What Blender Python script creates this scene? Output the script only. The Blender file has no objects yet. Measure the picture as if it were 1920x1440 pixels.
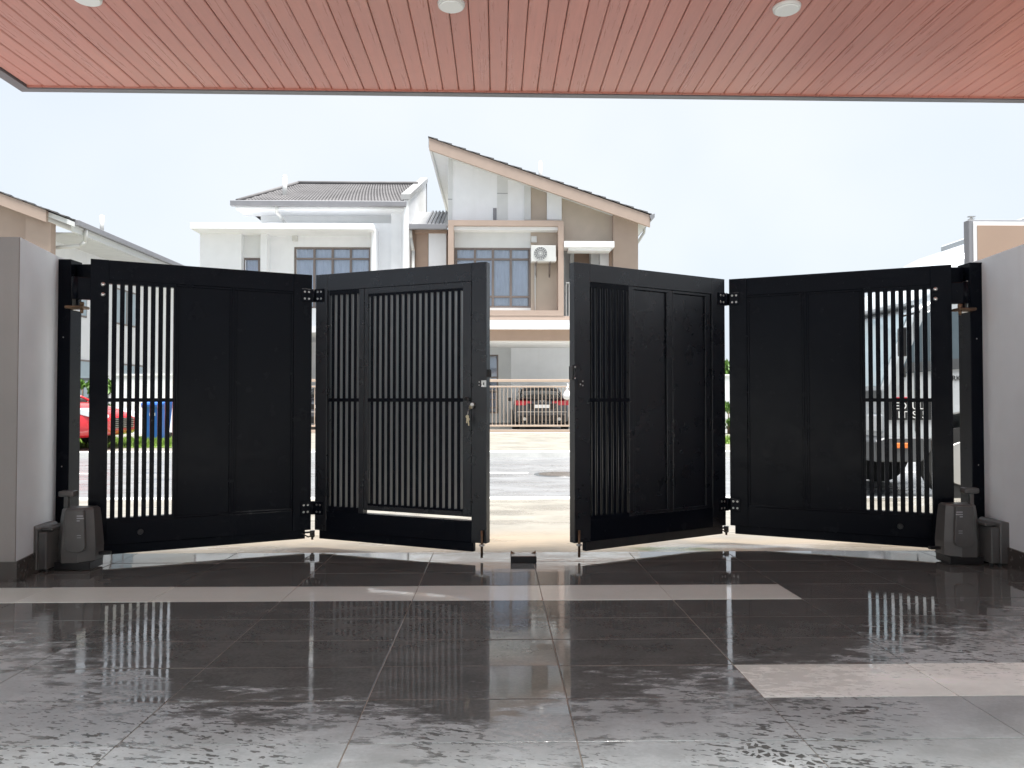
import bpy, bmesh, math, random
from mathutils import Vector, Matrix
random.seed(7)
S = bpy.context.scene
COL = S.collection
R = math.radians

# ------------------------------------------------------------------ camera, sky, sun, exposure
F_PX, CAM_H = 1430.0, 0.87
PITCH, YAW = math.atan(30 / F_PX), -math.atan(28 / F_PX)
cam_d = bpy.data.cameras.new('camera'); cam = bpy.data.objects.new('camera', cam_d); COL.objects.link(cam)
cam.location = (0, 0, CAM_H); cam.rotation_euler = (math.pi / 2 + PITCH, 0, YAW)
cam_d.sensor_width = 36; cam_d.lens = 36 * F_PX / 1920; cam_d.clip_start = 0.05; cam_d.clip_end = 2000
S.camera = cam
SUN_EL, SUN_AZ = 79, 140          # azimuth measured clockwise from +Y
world = bpy.data.worlds.new('World'); S.world = world; world.use_nodes = True
wn, wl = world.node_tree.nodes, world.node_tree.links
bg = wn['Background']
sky = wn.new('ShaderNodeTexSky'); sky.sky_type = 'NISHITA'; sky.sun_disc = False
sky.sun_elevation = R(SUN_EL); sky.sun_rotation = R(SUN_AZ)
sky.air_density = 1.0; sky.dust_density = 3.0; sky.ozone_density = 1.0
hs = wn.new('ShaderNodeHueSaturation'); hs.inputs['Saturation'].default_value = 0.5
wl.new(sky.outputs[0], hs.inputs['Color'])
cl = wn.new('ShaderNodeTexNoise'); cl.inputs['Scale'].default_value = 1.5; cl.inputs['Detail'].default_value = 4
tcw = wn.new('ShaderNodeTexCoord'); wl.new(tcw.outputs['Generated'], cl.inputs['Vector'])
vr = wn.new('ShaderNodeValToRGB'); wl.new(cl.outputs['Fac'], vr.inputs['Fac'])
vr.color_ramp.elements[0].position = 0.36; vr.color_ramp.elements[0].color = (2.88, 3.27, 3.75, 1)
vr.color_ramp.elements[1].position = 0.66; vr.color_ramp.elements[1].color = (3.55, 3.75, 3.95, 1)
mxw = wn.new('ShaderNodeMix'); mxw.data_type = 'RGBA'; mxw.inputs['Factor'].default_value = 0.88       # thin overcast veil over the clear sky
wl.new(hs.outputs['Color'], mxw.inputs['A']); wl.new(vr.outputs['Color'], mxw.inputs['B'])
wl.new(mxw.outputs['Result'], bg.inputs['Color']); bg.inputs['Strength'].default_value = 0.10
sun_d = bpy.data.lights.new('sun', 'SUN'); sun = bpy.data.objects.new('sun', sun_d); COL.objects.link(sun)
sun_d.energy = 5.0; sun_d.angle = R(28); sun_d.color = (1.0, 0.98, 0.95)
sv = Vector((math.sin(R(SUN_AZ)) * math.cos(R(SUN_EL)), math.cos(R(SUN_AZ)) * math.cos(R(SUN_EL)), math.sin(R(SUN_EL))))
sun.rotation_euler = sv.to_track_quat('Z', 'Y').to_euler(); sun.location = sv * 60
S.view_settings.view_transform = 'Standard'; S.view_settings.look = 'None'
S.view_settings.exposure = 1.40; S.view_settings.gamma = 1.0
S.render.engine = 'CYCLES'
S.cycles.max_bounces = 10; S.cycles.diffuse_bounces = 6; S.cycles.glossy_bounces = 6; S.cycles.transparent_max_bounces = 12

# ------------------------------------------------------------------ measuring helper: photo pixel + depth -> world point
def at(px, py, Y):
    v = Vector(((px - 960) / F_PX, (720 - py) / F_PX, -1.0))
    q = Matrix.Rotation(YAW, 3, 'Z') @ Matrix.Rotation(math.pi / 2 + PITCH, 3, 'X') @ v
    t = Y / q.y
    return Vector((q.x * t, Y, CAM_H + q.z * t))

# ------------------------------------------------------------------ materials
class G:
    """tiny node helper"""
    def __init__(s, name):
        s.m = bpy.data.materials.new(name); s.m.use_nodes = True
        s.t = s.m.node_tree; s.n = s.t.nodes; s.l = s.t.links; s.b = s.n['Principled BSDF']
    def new(s, typ, **kw):
        n = s.n.new(typ)
        for k, v in kw.items(): setattr(n, k, v)
        return n
    def put(s, sock, v):
        if hasattr(v, 'is_output'): s.l.new(v, sock)
        else: sock.default_value = v
    def pos(s): return s.new('ShaderNodeNewGeometry').outputs['Position']
    def obj(s): return s.new('ShaderNodeTexCoord').outputs['Object']
    def noise(s, vec, scale, detail=3, rough=0.55, stretch=None):
        if stretch:
            mp = s.new('ShaderNodeMapping'); s.l.new(vec, mp.inputs['Vector']); mp.inputs['Scale'].default_value = stretch; vec = mp.outputs[0]
        n = s.new('ShaderNodeTexNoise'); s.l.new(vec, n.inputs['Vector'])
        n.inputs['Scale'].default_value = scale; n.inputs['Detail'].default_value = detail; n.inputs['Roughness'].default_value = rough
        return n.outputs['Fac']
    def mr(s, v, a, b, c=0.0, d=1.0, smooth=True):
        n = s.new('ShaderNodeMapRange'); n.interpolation_type = 'SMOOTHSTEP' if smooth else 'LINEAR'
        s.put(n.inputs['Value'], v); s.put(n.inputs['From Min'], a); s.put(n.inputs['From Max'], b)
        s.put(n.inputs['To Min'], c); s.put(n.inputs['To Max'], d)
        return n.outputs['Result']
    def math(s, op, a, b=0.0):
        n = s.new('ShaderNodeMath', operation=op); s.put(n.inputs[0], a); s.put(n.inputs[1], b); return n.outputs[0]
    def mix(s, f, a, b):
        n = s.new('ShaderNodeMix'); n.data_type = 'RGBA'
        s.put(n.inputs['Factor'], f)
        s.put(n.inputs['A'], a if hasattr(a, 'is_output') else (*a, 1)); s.put(n.inputs['B'], b if hasattr(b, 'is_output') else (*b, 1))
        return n.outputs['Result']
    def xyz(s, vec):
        n = s.new('ShaderNodeSeparateXYZ'); s.l.new(vec, n.inputs[0]); return n.outputs
    def bump(s, h, strength, dist=0.01):
        n = s.new('ShaderNodeBump'); s.put(n.inputs['Height'], h); n.inputs['Strength'].default_value = strength; n.inputs['Distance'].default_value = dist
        s.l.new(n.outputs[0], s.b.inputs['Normal'])
    def set(s, **kw):
        for k, v in kw.items():
            k = k.replace('_', ' ')
            if k == 'Base Color' and not hasattr(v, 'is_output'): v = (*v, 1)
            s.put(s.b.inputs[k], v)
        return s.m

def paint(name, col, rough=0.6, var=0.06, stain=0.0, staincol=(0.25, 0.24, 0.22), scale=3.0, bump=0.0, streak=False, **kw):
    g = G(name); p = g.pos()
    n = g.noise(p, scale, 4)
    c = g.mix(g.mr(n, 0.3, 0.7), [x * (1 - var) for x in col], [min(x * (1 + var), 0.95) for x in col])
    if stain:
        f = g.noise(p, 1.1 if not streak else 1.0, 5, 0.6, (3.0, 3.0, 0.35) if streak else (1, 1, 1))
        c = g.mix(g.mr(f, 0.5, 0.8, 0, stain), c, staincol)
    if bump: g.bump(g.noise(p, 60, 3), bump, 0.004)
    return g.set(Base_Color=c, Roughness=g.mr(g.noise(p, scale * 4, 3), 0.3, 0.7, rough * 0.88, min(1, rough * 1.12)), **kw)

M = {}
M['shade_face'] = paint('shade_grey_plaster', (0.25, 0.235, 0.225), 0.7, 0.05, 0.2, (0.20, 0.175, 0.16), scale=3, streak=True, bump=0.15)
M['white'] = paint('white_wall_paint', (0.85, 0.86, 0.875), 0.7, 0.02, 0.28, (0.66, 0.67, 0.66), streak=True)
M['offwhite'] = paint('off_white_paint', (0.72, 0.73, 0.725), 0.7, 0.02, 0.1, (0.6, 0.6, 0.57), streak=True)
M['lightgrey'] = paint('pale_grey_paint', (0.68, 0.69, 0.685), 0.7, 0.03, 0.2, (0.55, 0.55, 0.53), streak=True)
M['tan'] = paint('tan_wall_paint', (0.41, 0.315, 0.26), 0.75, 0.03, 0.1, (0.40, 0.33, 0.27), streak=True)
M['tan_groove'] = paint('grooved_tan_plaster', (0.48, 0.405, 0.335), 0.8, 0.05, 0.25, (0.46, 0.38, 0.31), scale=2, streak=True, bump=0.3)
M['brown'] = paint('brown_wall_paint', (0.40, 0.29, 0.225), 0.75, 0.04)
M['tan_metal'] = paint('cream_painted_steel', (0.50, 0.39, 0.31), 0.45, 0.02)
M['win_frame'] = paint('bronze_window_frame', (0.20, 0.165, 0.15), 0.4, 0.04)
M['gutter'] = paint('grey_gutter_metal', (0.22, 0.22, 0.235), 0.45, 0.05)
M['pvc'] = paint('white_pvc', (0.62, 0.62, 0.60), 0.4, 0.03)
M['roof_tile'] = paint('grey_roof_tile', (0.125, 0.12, 0.122), 0.85, 0.12, 0.3, (0.2, 0.19, 0.185), scale=1.5)
M['roof_metal'] = paint('grey_roof_sheet', (0.34, 0.34, 0.34), 0.35, 0.06)
M['curtain'] = paint('white_curtain', (0.80, 0.83, 0.88), 0.9, 0.04)
M['blind'] = paint('pale_blue_blind', (0.84, 0.87, 0.92), 0.8, 0.03)
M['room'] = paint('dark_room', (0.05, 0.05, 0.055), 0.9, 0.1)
M['gate_wall'] = paint('gate_wall_plaster', (0.79, 0.835, 0.85), 0.7, 0.03, 0.30, (0.52, 0.50, 0.48), scale=4, streak=True, bump=0.15)
M['skirting'] = paint('dark_skirting_tile', (0.075, 0.066, 0.06), 0.25, 0.15, scale=6)
M['steel'] = paint('stainless_steel', (0.55, 0.54, 0.52), 0.3, 0.04, Metallic=1.0)
M['brass'] = paint('brass_key_metal', (0.55, 0.47, 0.32), 0.35, 0.1, Metallic=1.0)
M['rust_steel'] = paint('brownish_steel', (0.16, 0.10, 0.06), 0.5, 0.3, scale=30, Metallic=0.6)
M['plastic_grey'] = paint('dark_grey_plastic', (0.105, 0.104, 0.10), 0.38, 0.1, 0.2, (0.10, 0.095, 0.088), scale=12)
M['plastic_black'] = paint('black_plastic', (0.012, 0.012, 0.013), 0.35, 0.1)
M['rubber'] = paint('black_rubber', (0.018, 0.018, 0.018), 0.8, 0.15)
M['label_print'] = paint('pale_print', (0.42, 0.42, 0.44), 0.5, 0.05)
M['blue_plastic'] = paint('blue_bin_plastic', (0.02, 0.12, 0.46), 0.4, 0.08)
M['red_paint'] = paint('red_car_paint', (0.50, 0.012, 0.02), 0.2, 0.03, Coat_Weight=0.8)
M['grey_paint'] = paint('graphite_car_paint', (0.055, 0.058, 0.065), 0.3, 0.05, Coat_Weight=0.9)
M['silver_paint'] = paint('silver_blue_car_paint', (0.16, 0.18, 0.21), 0.3, 0.05, Coat_Weight=0.9)
M['truck_white'] = paint('white_truck_paint', (0.46, 0.49, 0.51), 0.25, 0.02, Coat_Weight=0.5)
M['truck_grey'] = paint('grey_truck_trim', (0.07, 0.075, 0.08), 0.45, 0.06)
M['alloy'] = paint('alloy_rim', (0.50, 0.49, 0.47), 0.35, 0.06, Metallic=0.8)
M['car_glass'] = paint('tinted_car_glass', (0.028, 0.034, 0.036), 0.06, 0.05, Coat_Weight=0.6)
M['screen_glass'] = paint('pale_windscreen_glass', (0.30, 0.38, 0.42), 0.05, 0.03, Coat_Weight=0.8)
M['cab_glass'] = paint('grey_cab_glass', (0.09, 0.12, 0.14), 0.05, 0.1, Coat_Weight=0.8)
M['red_lens'] = paint('red_tail_lens', (0.42, 0.02, 0.03), 0.2, 0.04, Coat_Weight=0.6)
M['amber_lens'] = paint('amber_lens', (0.75, 0.20, 0.03), 0.2, 0.04, Coat_Weight=0.6)
M['clear_lens'] = paint('clear_lens', (0.6, 0.62, 0.64), 0.1, 0.03, Coat_Weight=0.6)
M['plate_black'] = paint('black_number_plate', (0.015, 0.015, 0.016), 0.35, 0.05)
M['plate_white'] = paint('white_lettering', (0.75, 0.75, 0.75), 0.5, 0.02)
M['peach'] = paint('peach_board', (0.36, 0.255, 0.19), 0.6, 0.03, 0.12, (0.58, 0.42, 0.30), streak=True)
M['bag'] = paint('white_plastic_bag', (0.78, 0.78, 0.79), 0.5, 0.04)
M['lamp_disc'] = paint('frosted_lamp_disc', (0.74, 0.75, 0.73), 0.4, 0.02)
M['dark_trim'] = paint('dark_grey_ceiling_trim', (0.105, 0.105, 0.115), 0.35, 0.05)
M['backing'] = paint('dark_ceiling_backing', (0.05, 0.025, 0.02), 0.8, 0.1)
M['green_wall'] = paint('mosaic_tile_dark', (0.10, 0.105, 0.11), 0.4, 0.2, scale=20)

def black_paint(nm, spec, r0, r1, bs):
    g = G(nm); p = g.pos()
    n = g.noise(p, 5, 4); speck = g.mr(g.noise(p, 260, 2), 0.66, 0.74)
    hi = g.mr(g.xyz(p)[2], 1.2, 1.7)
    drops = g.math('MULTIPLY', speck, g.mr(hi, 0.0, 1.0, 0.15, 1.0))
    g.bump(g.math('ADD', g.math('MULTIPLY', drops, 0.8), g.math('MULTIPLY', g.noise(p, 420, 2), 0.5)), bs, 0.003)
    return g.set(Base_Color=g.mix(g.math('MULTIPLY', g.mr(g.noise(p, 150, 2), 0.70, 0.76), g.mr(hi, 0, 1, 0.08, 0.5)), g.mix(n, (0.0030, 0.0040, 0.0072), (0.0048, 0.0062, 0.0105)), (0.14, 0.14, 0.15)), Roughness=g.mr(g.noise(p, 9, 4), 0.3, 0.7, r0, r1), Specular_IOR_Level=spec)
M['black'] = black_paint('black_powder_coat', 0.09, 0.18, 0.28, 0.10)
M['black_slat'] = black_paint('black_satin_slat', 0.75, 0.09, 0.14, 0.015)
M['slat_side_sheen'] = paint('painted_slat_sheen', (0.16, 0.165, 0.17), 0.32, 0.06, Specular_IOR_Level=0.8)  # black slat sides coloured grey to stand for the daylight they reflect
M['black_wet'] = black_paint('rain_wet_black_coat', 0.55, 0.26, 0.33, 0.04)

def wood_panel():
    g = G('red_cedar_ceiling_strip'); p = g.pos()
    grain = g.noise(p, 3.0, 6, 0.65, (14, 0.7, 1)); big = g.noise(p, 0.9, 3)
    info = g.new('ShaderNodeObjectInfo').outputs['Random']
    c = g.mix(g.mr(grain, 0.3, 0.72), (0.45, 0.165, 0.125), (0.545, 0.215, 0.17))
    c = g.mix(g.mr(big, 0.35, 0.75, 0, 0.35), c, (0.50, 0.265, 0.205))
    c = g.mix(g.math('MULTIPLY', info, 0.30), c, (0.34, 0.13, 0.10))
    blot = g.noise(p, 7, 3)
    c = g.mix(g.mr(blot, 0.60, 0.74, 0, 0.22), c, (0.34, 0.13, 0.11))
    g.bump(g.noise(p, 40, 3, 0.6, (10, 0.8, 1)), 0.015, 0.002)
    return g.set(Base_Color=c, Roughness=g.mr(grain, 0.3, 0.7, 0.26, 0.38))
M['cedar'] = wood_panel()

def floor_tile(name, dry_a, dry_b, wet_a, wet_b):
    g = G(name); p = g.pos(); X, Y, Z = g.xyz(p)
    info = g.new('ShaderNodeObjectInfo').outputs['Random']
    cb = g.new('ShaderNodeCombineXYZ'); g.put(cb.inputs['Z'], g.math('MULTIPLY', info, 9.0)); va = g.new('ShaderNodeVectorMath', operation='ADD'); g.l.new(p, va.inputs[0]); g.l.new(cb.outputs[0], va.inputs[1]); pt = va.outputs[0]
    big = g.noise(p, 1.5, 4, 0.6); mid = g.noise(p, 6.0, 5, 0.6, (1, 1.6, 1)); fine = g.noise(p, 90, 3)
    # where the rain film ends: a U-shaped edge that is farther out at the sides
    ax = g.math('POWER', g.math('ABSOLUTE', g.math('ADD', X, 0.15)), 1.4)
    edge = g.math('ADD', 2.12, g.math('MULTIPLY', g.math('MINIMUM', ax, 3.0), 0.36))
    streak = g.noise(pt, 1.0, 6, 0.7, (8, 20, 1))
    yy = g.math('ADD', g.math('ADD', Y, g.math('MULTIPLY', g.math('SUBTRACT', streak, 0.5), 1.5)), g.math('ADD', g.math('MULTIPLY', g.math('SUBTRACT', big, 0.5), 1.0), g.math('MULTIPLY', g.math('SUBTRACT', mid, 0.5), 0.7)))
    film = g.mr(g.math('SUBTRACT', yy, edge), -0.22, 0.18)
    # drips: elongated damp spots in the drying zone
    reg = g.noise(p, 1.7, 3)
    warp = g.new('ShaderNodeMapping'); g.l.new(pt, warp.inputs['Vector']); warp.inputs['Rotation'].default_value = (0, 0, R(14))
    spn = g.noise(warp.outputs[0], 1.0, 3, 0.55, (17, 52, 1))
    spots = g.math('MULTIPLY', g.mr(spn, 0.585, 0.61), g.mr(reg, 0.43, 0.55))
    spn2 = g.noise(warp.outputs[0], 1.0, 2, 0.5, (34, 85, 1))
    spots2 = g.math('MULTIPLY', g.mr(spn2, 0.615, 0.64), g.mr(reg, 0.40, 0.52))
    # tyre print
    rot = g.new('ShaderNodeMapping'); g.l.new(p, rot.inputs['Vector']); rot.inputs['Location'].default_value = (-0.90, 0.70, 0); rot.vector_type = 'TEXTURE'
    rot.inputs['Location'].default_value = (0.78, 1.88, 0); rot.inputs['Rotation'].default_value = (0, 0, R(-38))
    rx, ry, rz = g.xyz(rot.outputs[0])
    wv = g.new('ShaderNodeTexVoronoi'); g.l.new(rot.outputs[0], wv.inputs['Vector']); wv.inputs['Scale'].default_value = 42; wv.feature = 'DISTANCE_TO_EDGE'
    tr = g.math('MULTIPLY', g.mr(wv.outputs['Distance'], 0.13, 0.19), g.mr(g.math('ABSOLUTE', ry), 0.045, 0.055, 1, 0))
    tr = g.math('MULTIPLY', tr, g.mr(g.math('ABSOLUTE', rx), 0.16, 0.2, 1, 0))
    wet = g.math('MAXIMUM', film, g.math('MAXIMUM', g.math('MULTIPLY', spots, 0.95), g.math('MAXIMUM', g.math('MULTIPLY', spots2, 0.8), tr)))
    info = g.new('ShaderNodeObjectInfo').outputs['Random']
    mott = g.math('ADD', g.math('MULTIPLY', mid, 0.6), g.math('MULTIPLY', fine, 0.4))
    dry = g.mix(g.mr(mott, 0.35, 0.65), dry_a, dry_b)
    haze = g.mr(g.noise(p, 3.4, 6, 0.7, (1, 2.2, 1)), 0.5, 0.72)
    dry = g.mix(g.math('MULTIPLY', haze, 0.45), dry, [min(1, x * 1.55) for x in dry_b])
    dry = g.mix(g.mr(g.noise(p, 2.2, 6, 0.65, (1, 1.7, 1)), 0.42, 0.7, 0, 0.5), dry, [x * 1.6 for x in wet_b])
    wetc = g.mix(g.mr(mott, 0.35, 0.65), wet_a, wet_b)
    c = g.mix(wet, dry, wetc)
    c = g.mix(g.math('MULTIPLY', info, 0.15), c, wet_a)
    rough = g.mr(wet, 0, 1, g.mr(haze, 0, 1, 0.34, 0.46), g.mr(g.noise(p, 2.6, 4, 0.6, (1, 1.8, 1)), 0.38, 0.68, 0.02, 0.085))
    h = g.math('ADD', g.math('MULTIPLY', g.noise(p, 9.0, 3, 0.55, (1.0, 1.6, 1)), 0.16), g.math('MULTIPLY', g.math('MULTIPLY', fine, 0.05), g.mr(wet, 0, 1, 1, 0.15)))
    g.bump(h, 0.16, 0.012)
    return g.set(Base_Color=c, Roughness=rough, Specular_IOR_Level=g.mr(wet, 0, 1, 0.5, 1.0))
M['tile_dark'] = floor_tile('dark_porcelain_tile', (0.38, 0.42, 0.42), (0.51, 0.555, 0.555), (0.108, 0.114, 0.108), (0.165, 0.172, 0.163))
M['tile_light'] = floor_tile('cream_porcelain_tile', (0.82, 0.86, 0.79), (0.88, 0.91, 0.85), (0.77, 0.82, 0.75), (0.83, 0.87, 0.81))
M['grout'] = paint('tile_grout', (0.30, 0.27, 0.225), 0.8, 0.25, 0.5, (0.07, 0.065, 0.06), scale=5)

def concrete(name, a, b, wetlo, wethi, moss=False, tanband=False):
    g = G(name); p = g.pos(); X, Y, Z = g.xyz(p)
    n = g.noise(p, 1.6, 6, 0.62, (1, 1.5, 1)); f = g.noise(p, 55, 4)
    c = g.mix(g.mr(g.math('ADD', g.math('MULTIPLY', n, 0.75), g.math('MULTIPLY', f, 0.25)), 0.36, 0.64), a, b)
    if tanband:      # ochre runoff stain along the gate, lightened to stand for sunlight the canopy blocks
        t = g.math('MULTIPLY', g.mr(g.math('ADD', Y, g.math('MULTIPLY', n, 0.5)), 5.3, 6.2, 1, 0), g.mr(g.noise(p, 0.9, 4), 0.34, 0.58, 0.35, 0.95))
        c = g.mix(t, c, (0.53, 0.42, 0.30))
    if moss:
        dx = g.math('SUBTRACT', X, 1.12); dy = g.math('MULTIPLY', g.math('SUBTRACT', Y, 4.87), 2.6)
        d = g.math('SQRT', g.math('ADD', g.math('MULTIPLY', dx, dx), g.math('MULTIPLY', dy, dy)))
        c = g.mix(g.math('MULTIPLY', g.mr(g.math('ADD', d, g.math('MULTIPLY', g.noise(p, 9, 5, 0.7), 0.5)), 0.4, 0.6, 1, 0), 0.85), c, (0.13, 0.17, 0.02))
    g.bump(g.math('ADD', f, g.math('MULTIPLY', n, 0.6)), 0.10, 0.004)
    return g.set(Base_Color=c, Roughness=g.mr(g.noise(p, 2.1, 4, 0.6, (0.6, 1.8, 1)), 0.38, 0.62, wetlo, wethi))
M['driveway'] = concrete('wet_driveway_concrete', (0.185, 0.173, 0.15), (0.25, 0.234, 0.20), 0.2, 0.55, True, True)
M['far_drive'] = concrete('far_driveway_concrete', (0.16, 0.152, 0.132), (0.25, 0.235, 0.20), 0.45, 0.8)
M['asphalt'] = concrete('wet_asphalt', (0.15, 0.153, 0.158), (0.20, 0.203, 0.208), 0.22, 0.45)
M['bounce_pale'] = concrete('pale_bounce_concrete', (0.58, 0.56, 0.52), (0.68, 0.66, 0.62), 0.6, 0.85)
M['kerb'] = concrete('kerb_concrete', (0.50, 0.50, 0.48), (0.66, 0.66, 0.63), 0.5, 0.8)
M['earth'] = concrete('plot_ground', (0.16, 0.15, 0.11), (0.22, 0.21, 0.16), 0.8, 0.95)
M['marking'] = paint('white_road_paint', (0.72, 0.72, 0.70), 0.5, 0.06, 0.2, (0.4, 0.4, 0.4))

def leafmat(name, a, b):
    g = G(name); info = g.new('ShaderNodeObjectInfo').outputs['Random']
    n = g.noise(g.pos(), 6, 3)
    return g.set(Base_Color=g.mix(g.mr(n, 0.3, 0.7), a, b), Roughness=0.5, Subsurface_Weight=0.0)
M['leaf'] = leafmat('shrub_leaf', (0.06, 0.13, 0.022), (0.13, 0.24, 0.04))
M['grass'] = leafmat('verge_grass', (0.10, 0.17, 0.025), (0.19, 0.28, 0.05))
M['bark'] = paint('shrub_bark', (0.12, 0.085, 0.06), 0.9, 0.2)
M['petal'] = paint('orange_petal', (0.75, 0.27, 0.04), 0.6, 0.1)

def glass():
    m = bpy.data.materials.new('window_glass'); m.use_nodes = True
    t = m.node_tree; n, l = t.nodes, t.links; n.remove(n['Principled BSDF'])
    tr = n.new('ShaderNodeBsdfTransparent'); tr.inputs[0].default_value = (0.95, 0.97, 1.0, 1)
    gl = n.new('ShaderNodeBsdfGlossy'); gl.inputs['Roughness'].default_value = 0.03; gl.inputs['Color'].default_value = (0.92, 0.96, 1, 1)
    fr = n.new('ShaderNodeFresnel'); fr.inputs['IOR'].default_value = 1.9
    ms = n.new('ShaderNodeMixShader'); l.new(fr.outputs[0], ms.inputs[0]); l.new(tr.outputs[0], ms.inputs[1]); l.new(gl.outputs[0], ms.inputs[2])
    l.new(ms.outputs[0], n['Material Output'].inputs[0]); return m
M['glass'] = glass()

# ------------------------------------------------------------------ mesh helpers
class MB:
    def __init__(s): s.b = bmesh.new()
    def box(s, x0, x1, y0, y1, z0, z1, bev=0.0, rot=None, seg=1):
        vs = [s.b.verts.new((x, y, z)) for z in (z0, z1) for x, y in ((x0, y0), (x1, y0), (x1, y1), (x0, y1))]
        fs = [s.b.faces.new([vs[i] for i in f]) for f in ((3, 2, 1, 0), (4, 5, 6, 7), (0, 1, 5, 4), (1, 2, 6, 5), (2, 3, 7, 6), (3, 0, 4, 7))]
        if bev:
            es = list({e for f in fs for e in f.edges})
            r = bmesh.ops.bevel(s.b, geom=es, offset=bev, segments=seg, affect='EDGES', profile=0.6)
            vs = list({v for f in r['faces'] for v in f.verts} | {v for v in vs if v.is_valid})
        if rot: bmesh.ops.transform(s.b, matrix=rot, verts=vs)
        return s
    def prism(s, pts, axis, a, b, bev=0.0):
        """polygon in the two other axes (order x,y,z without axis) extruded along axis from a to b"""
        def mk(p, t):
            if axis == 'x': return (t, p[0], p[1])
            if axis == 'y': return (p[0], t, p[1])
            return (p[0], p[1], t)
        v0 = [s.b.verts.new(mk(p, a)) for p in pts]; v1 = [s.b.verts.new(mk(p, b)) for p in pts]
        fs = [s.b.faces.new(v0), s.b.faces.new(list(reversed(v1)))]
        n = len(pts)
        for i in range(n): fs.append(s.b.faces.new([v0[i], v1[i], v1[(i + 1) % n], v0[(i + 1) % n]]))
        bmesh.ops.recalc_face_normals(s.b, faces=fs)
        if bev:
            bmesh.ops.bevel(s.b, geom=list({e for f in fs for e in f.edges}), offset=bev, segments=1, affect='EDGES')
        return s
    def cyl(s, p0, p1, r0, r1=None, seg=12, caps=True):
        r1 = r0 if r1 is None else r1
        p0, p1 = Vector(p0), Vector(p1); d = (p1 - p0)
        q = d.to_track_quat('Z', 'Y').to_matrix()
        a, b = [], []
        for i in range(seg):
            t = 2 * math.pi * i / seg; o = q @ Vector((math.cos(t), math.sin(t), 0))
            a.append(s.b.verts.new(p0 + o * r0)); b.append(s.b.verts.new(p1 + o * r1))
        for i in range(seg): s.b.faces.new([a[i], a[(i + 1) % seg], b[(i + 1) % seg], b[i]]).smooth = True
        if caps: s.b.faces.new(list(reversed(a))); s.b.faces.new(b)
        return s
    def path(s, pts, r, seg=10):
        for a, b in zip(pts[:-1], pts[1:]): s.cyl(a, b, r, r, seg)
        for p in pts[1:-1]: s.ball(p, r, 8, 6)
        return s
    def ball(s, c, r, u=12, v=8, scale=(1, 1, 1)):
        m = Matrix.Translation(c) @ Matrix.Diagonal((*[r * k for k in scale], 1))
        ret = bmesh.ops.create_uvsphere(s.b, u_segments=u, v_segments=v, radius=1, matrix=m)
        for vv in ret['verts']:
            for f in vv.link_faces: f.smooth = True
        return s
    def rings(s, rings, close=True, caps=True, smooth=True):
        vr = [[s.b.verts.new(p) for p in r] for r in rings]; fs = []
        n = len(vr[0])
        for a, b in zip(vr[:-1], vr[1:]):
            for i in range(n if close else n - 1):
                f = s.b.faces.new([a[i], a[(i + 1) % n], b[(i + 1) % n], b[i]]); f.smooth = smooth; fs.append(f)
        if caps: fs += [s.b.faces.new(vr[0]), s.b.faces.new(list(reversed(vr[-1])))]
        bmesh.ops.recalc_face_normals(s.b, faces=fs)
        return s
    def quad(s, *pts):
        s.b.faces.new([s.b.verts.new(p) for p in pts]); return s
    def build(s, name, mat, parent=None, smooth=False):
        me = bpy.data.meshes.new(name); s.b.to_mesh(me); s.b.free()
        me.materials.append(M[mat] if isinstance(mat, str) else mat)
        o = bpy.data.objects.new(name, me); COL.objects.link(o)
        if parent: o.parent = parent
        return o

def thing(name, label, cat, loc=(0, 0, 0), rz=0.0, group=None):
    o = bpy.data.objects.new(name, None); COL.objects.link(o); o.empty_display_size = 0.2
    o.location = loc; o.rotation_euler = (0, 0, rz); o['label'] = label; o['category'] = cat
    if group: o['group'] = group
    return o
def tag(o, label, cat, group=None, kind=None):
    if label: o['label'] = label
    if cat: o['category'] = cat
    if group: o['group'] = group
    if kind: o['kind'] = kind
    return o
def struct(o, label=None):
    o['kind'] = 'structure'
    if label: o['label'] = label
    return o
def kid(src, parent, loc, rot=None):
    c = src.copy(); COL.objects.link(c); c.parent = parent; c.location = loc
    if rot: c.rotation_euler = rot
    return c
def text(name, s, size, mat, parent, loc, rot, ext=0.002):
    cu = bpy.data.curves.new(name, 'FONT'); cu.body = s; cu.size = size; cu.extrude = ext; cu.align_x = 'CENTER'; cu.align_y = 'CENTER'
    t = bpy.data.objects.new(name, cu); me = bpy.data.meshes.new_from_object(t); bpy.data.objects.remove(t)
    me.materials.append(M[mat]); o = bpy.data.objects.new(name, me); COL.objects.link(o)
    o.parent = parent; o.location = loc; o.rotation_euler = rot; return o

# ================================================================== SETTING: ground
SLOPE = 0.014
g_ = MB(); g_.box(-300, 300, 14.2, 600, -0.9, -0.40); struct(g_.build('ground', 'earth'), 'flat plot ground beyond the road')
ROAD_Z = -0.18
g_ = MB(); g_.box(-120, 120, 8.05, 14.05, -0.8, ROAD_Z); struct(g_.build('road', 'asphalt'), 'wet grey asphalt road')
g_ = MB()
x = -60.0
a0, a1 = at(860, 881, 11.0).x, at(990, 881, 11.0).x
for k in range(-8, 9):
    g_.box(a0 + k * 6.2, a0 + k * 6.2 + (a1 - a0), 10.95, 11.05, ROAD_Z + 0.0005, ROAD_Z + 0.004)
struct(g_.build('road_marking', 'marking'), 'white dashed line on the wet road')
# manhole frame in the road
mh = thing('manhole_cover', 'dark round manhole cover set in the wet road', 'manhole', (at(1052, 883, 10.85).x, 10.75, ROAD_Z))
g_ = MB(); g_.cyl((0, 0, -0.02), (0, 0, 0.006), 0.40, 0.39, 28); g_.build('frame', 'truck_grey', mh)
g_ = MB(); g_.cyl((0, 0, 0.0), (0, 0, 0.011), 0.33, 0.325, 28); g_.build('lid', 'skirting', mh)
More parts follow.
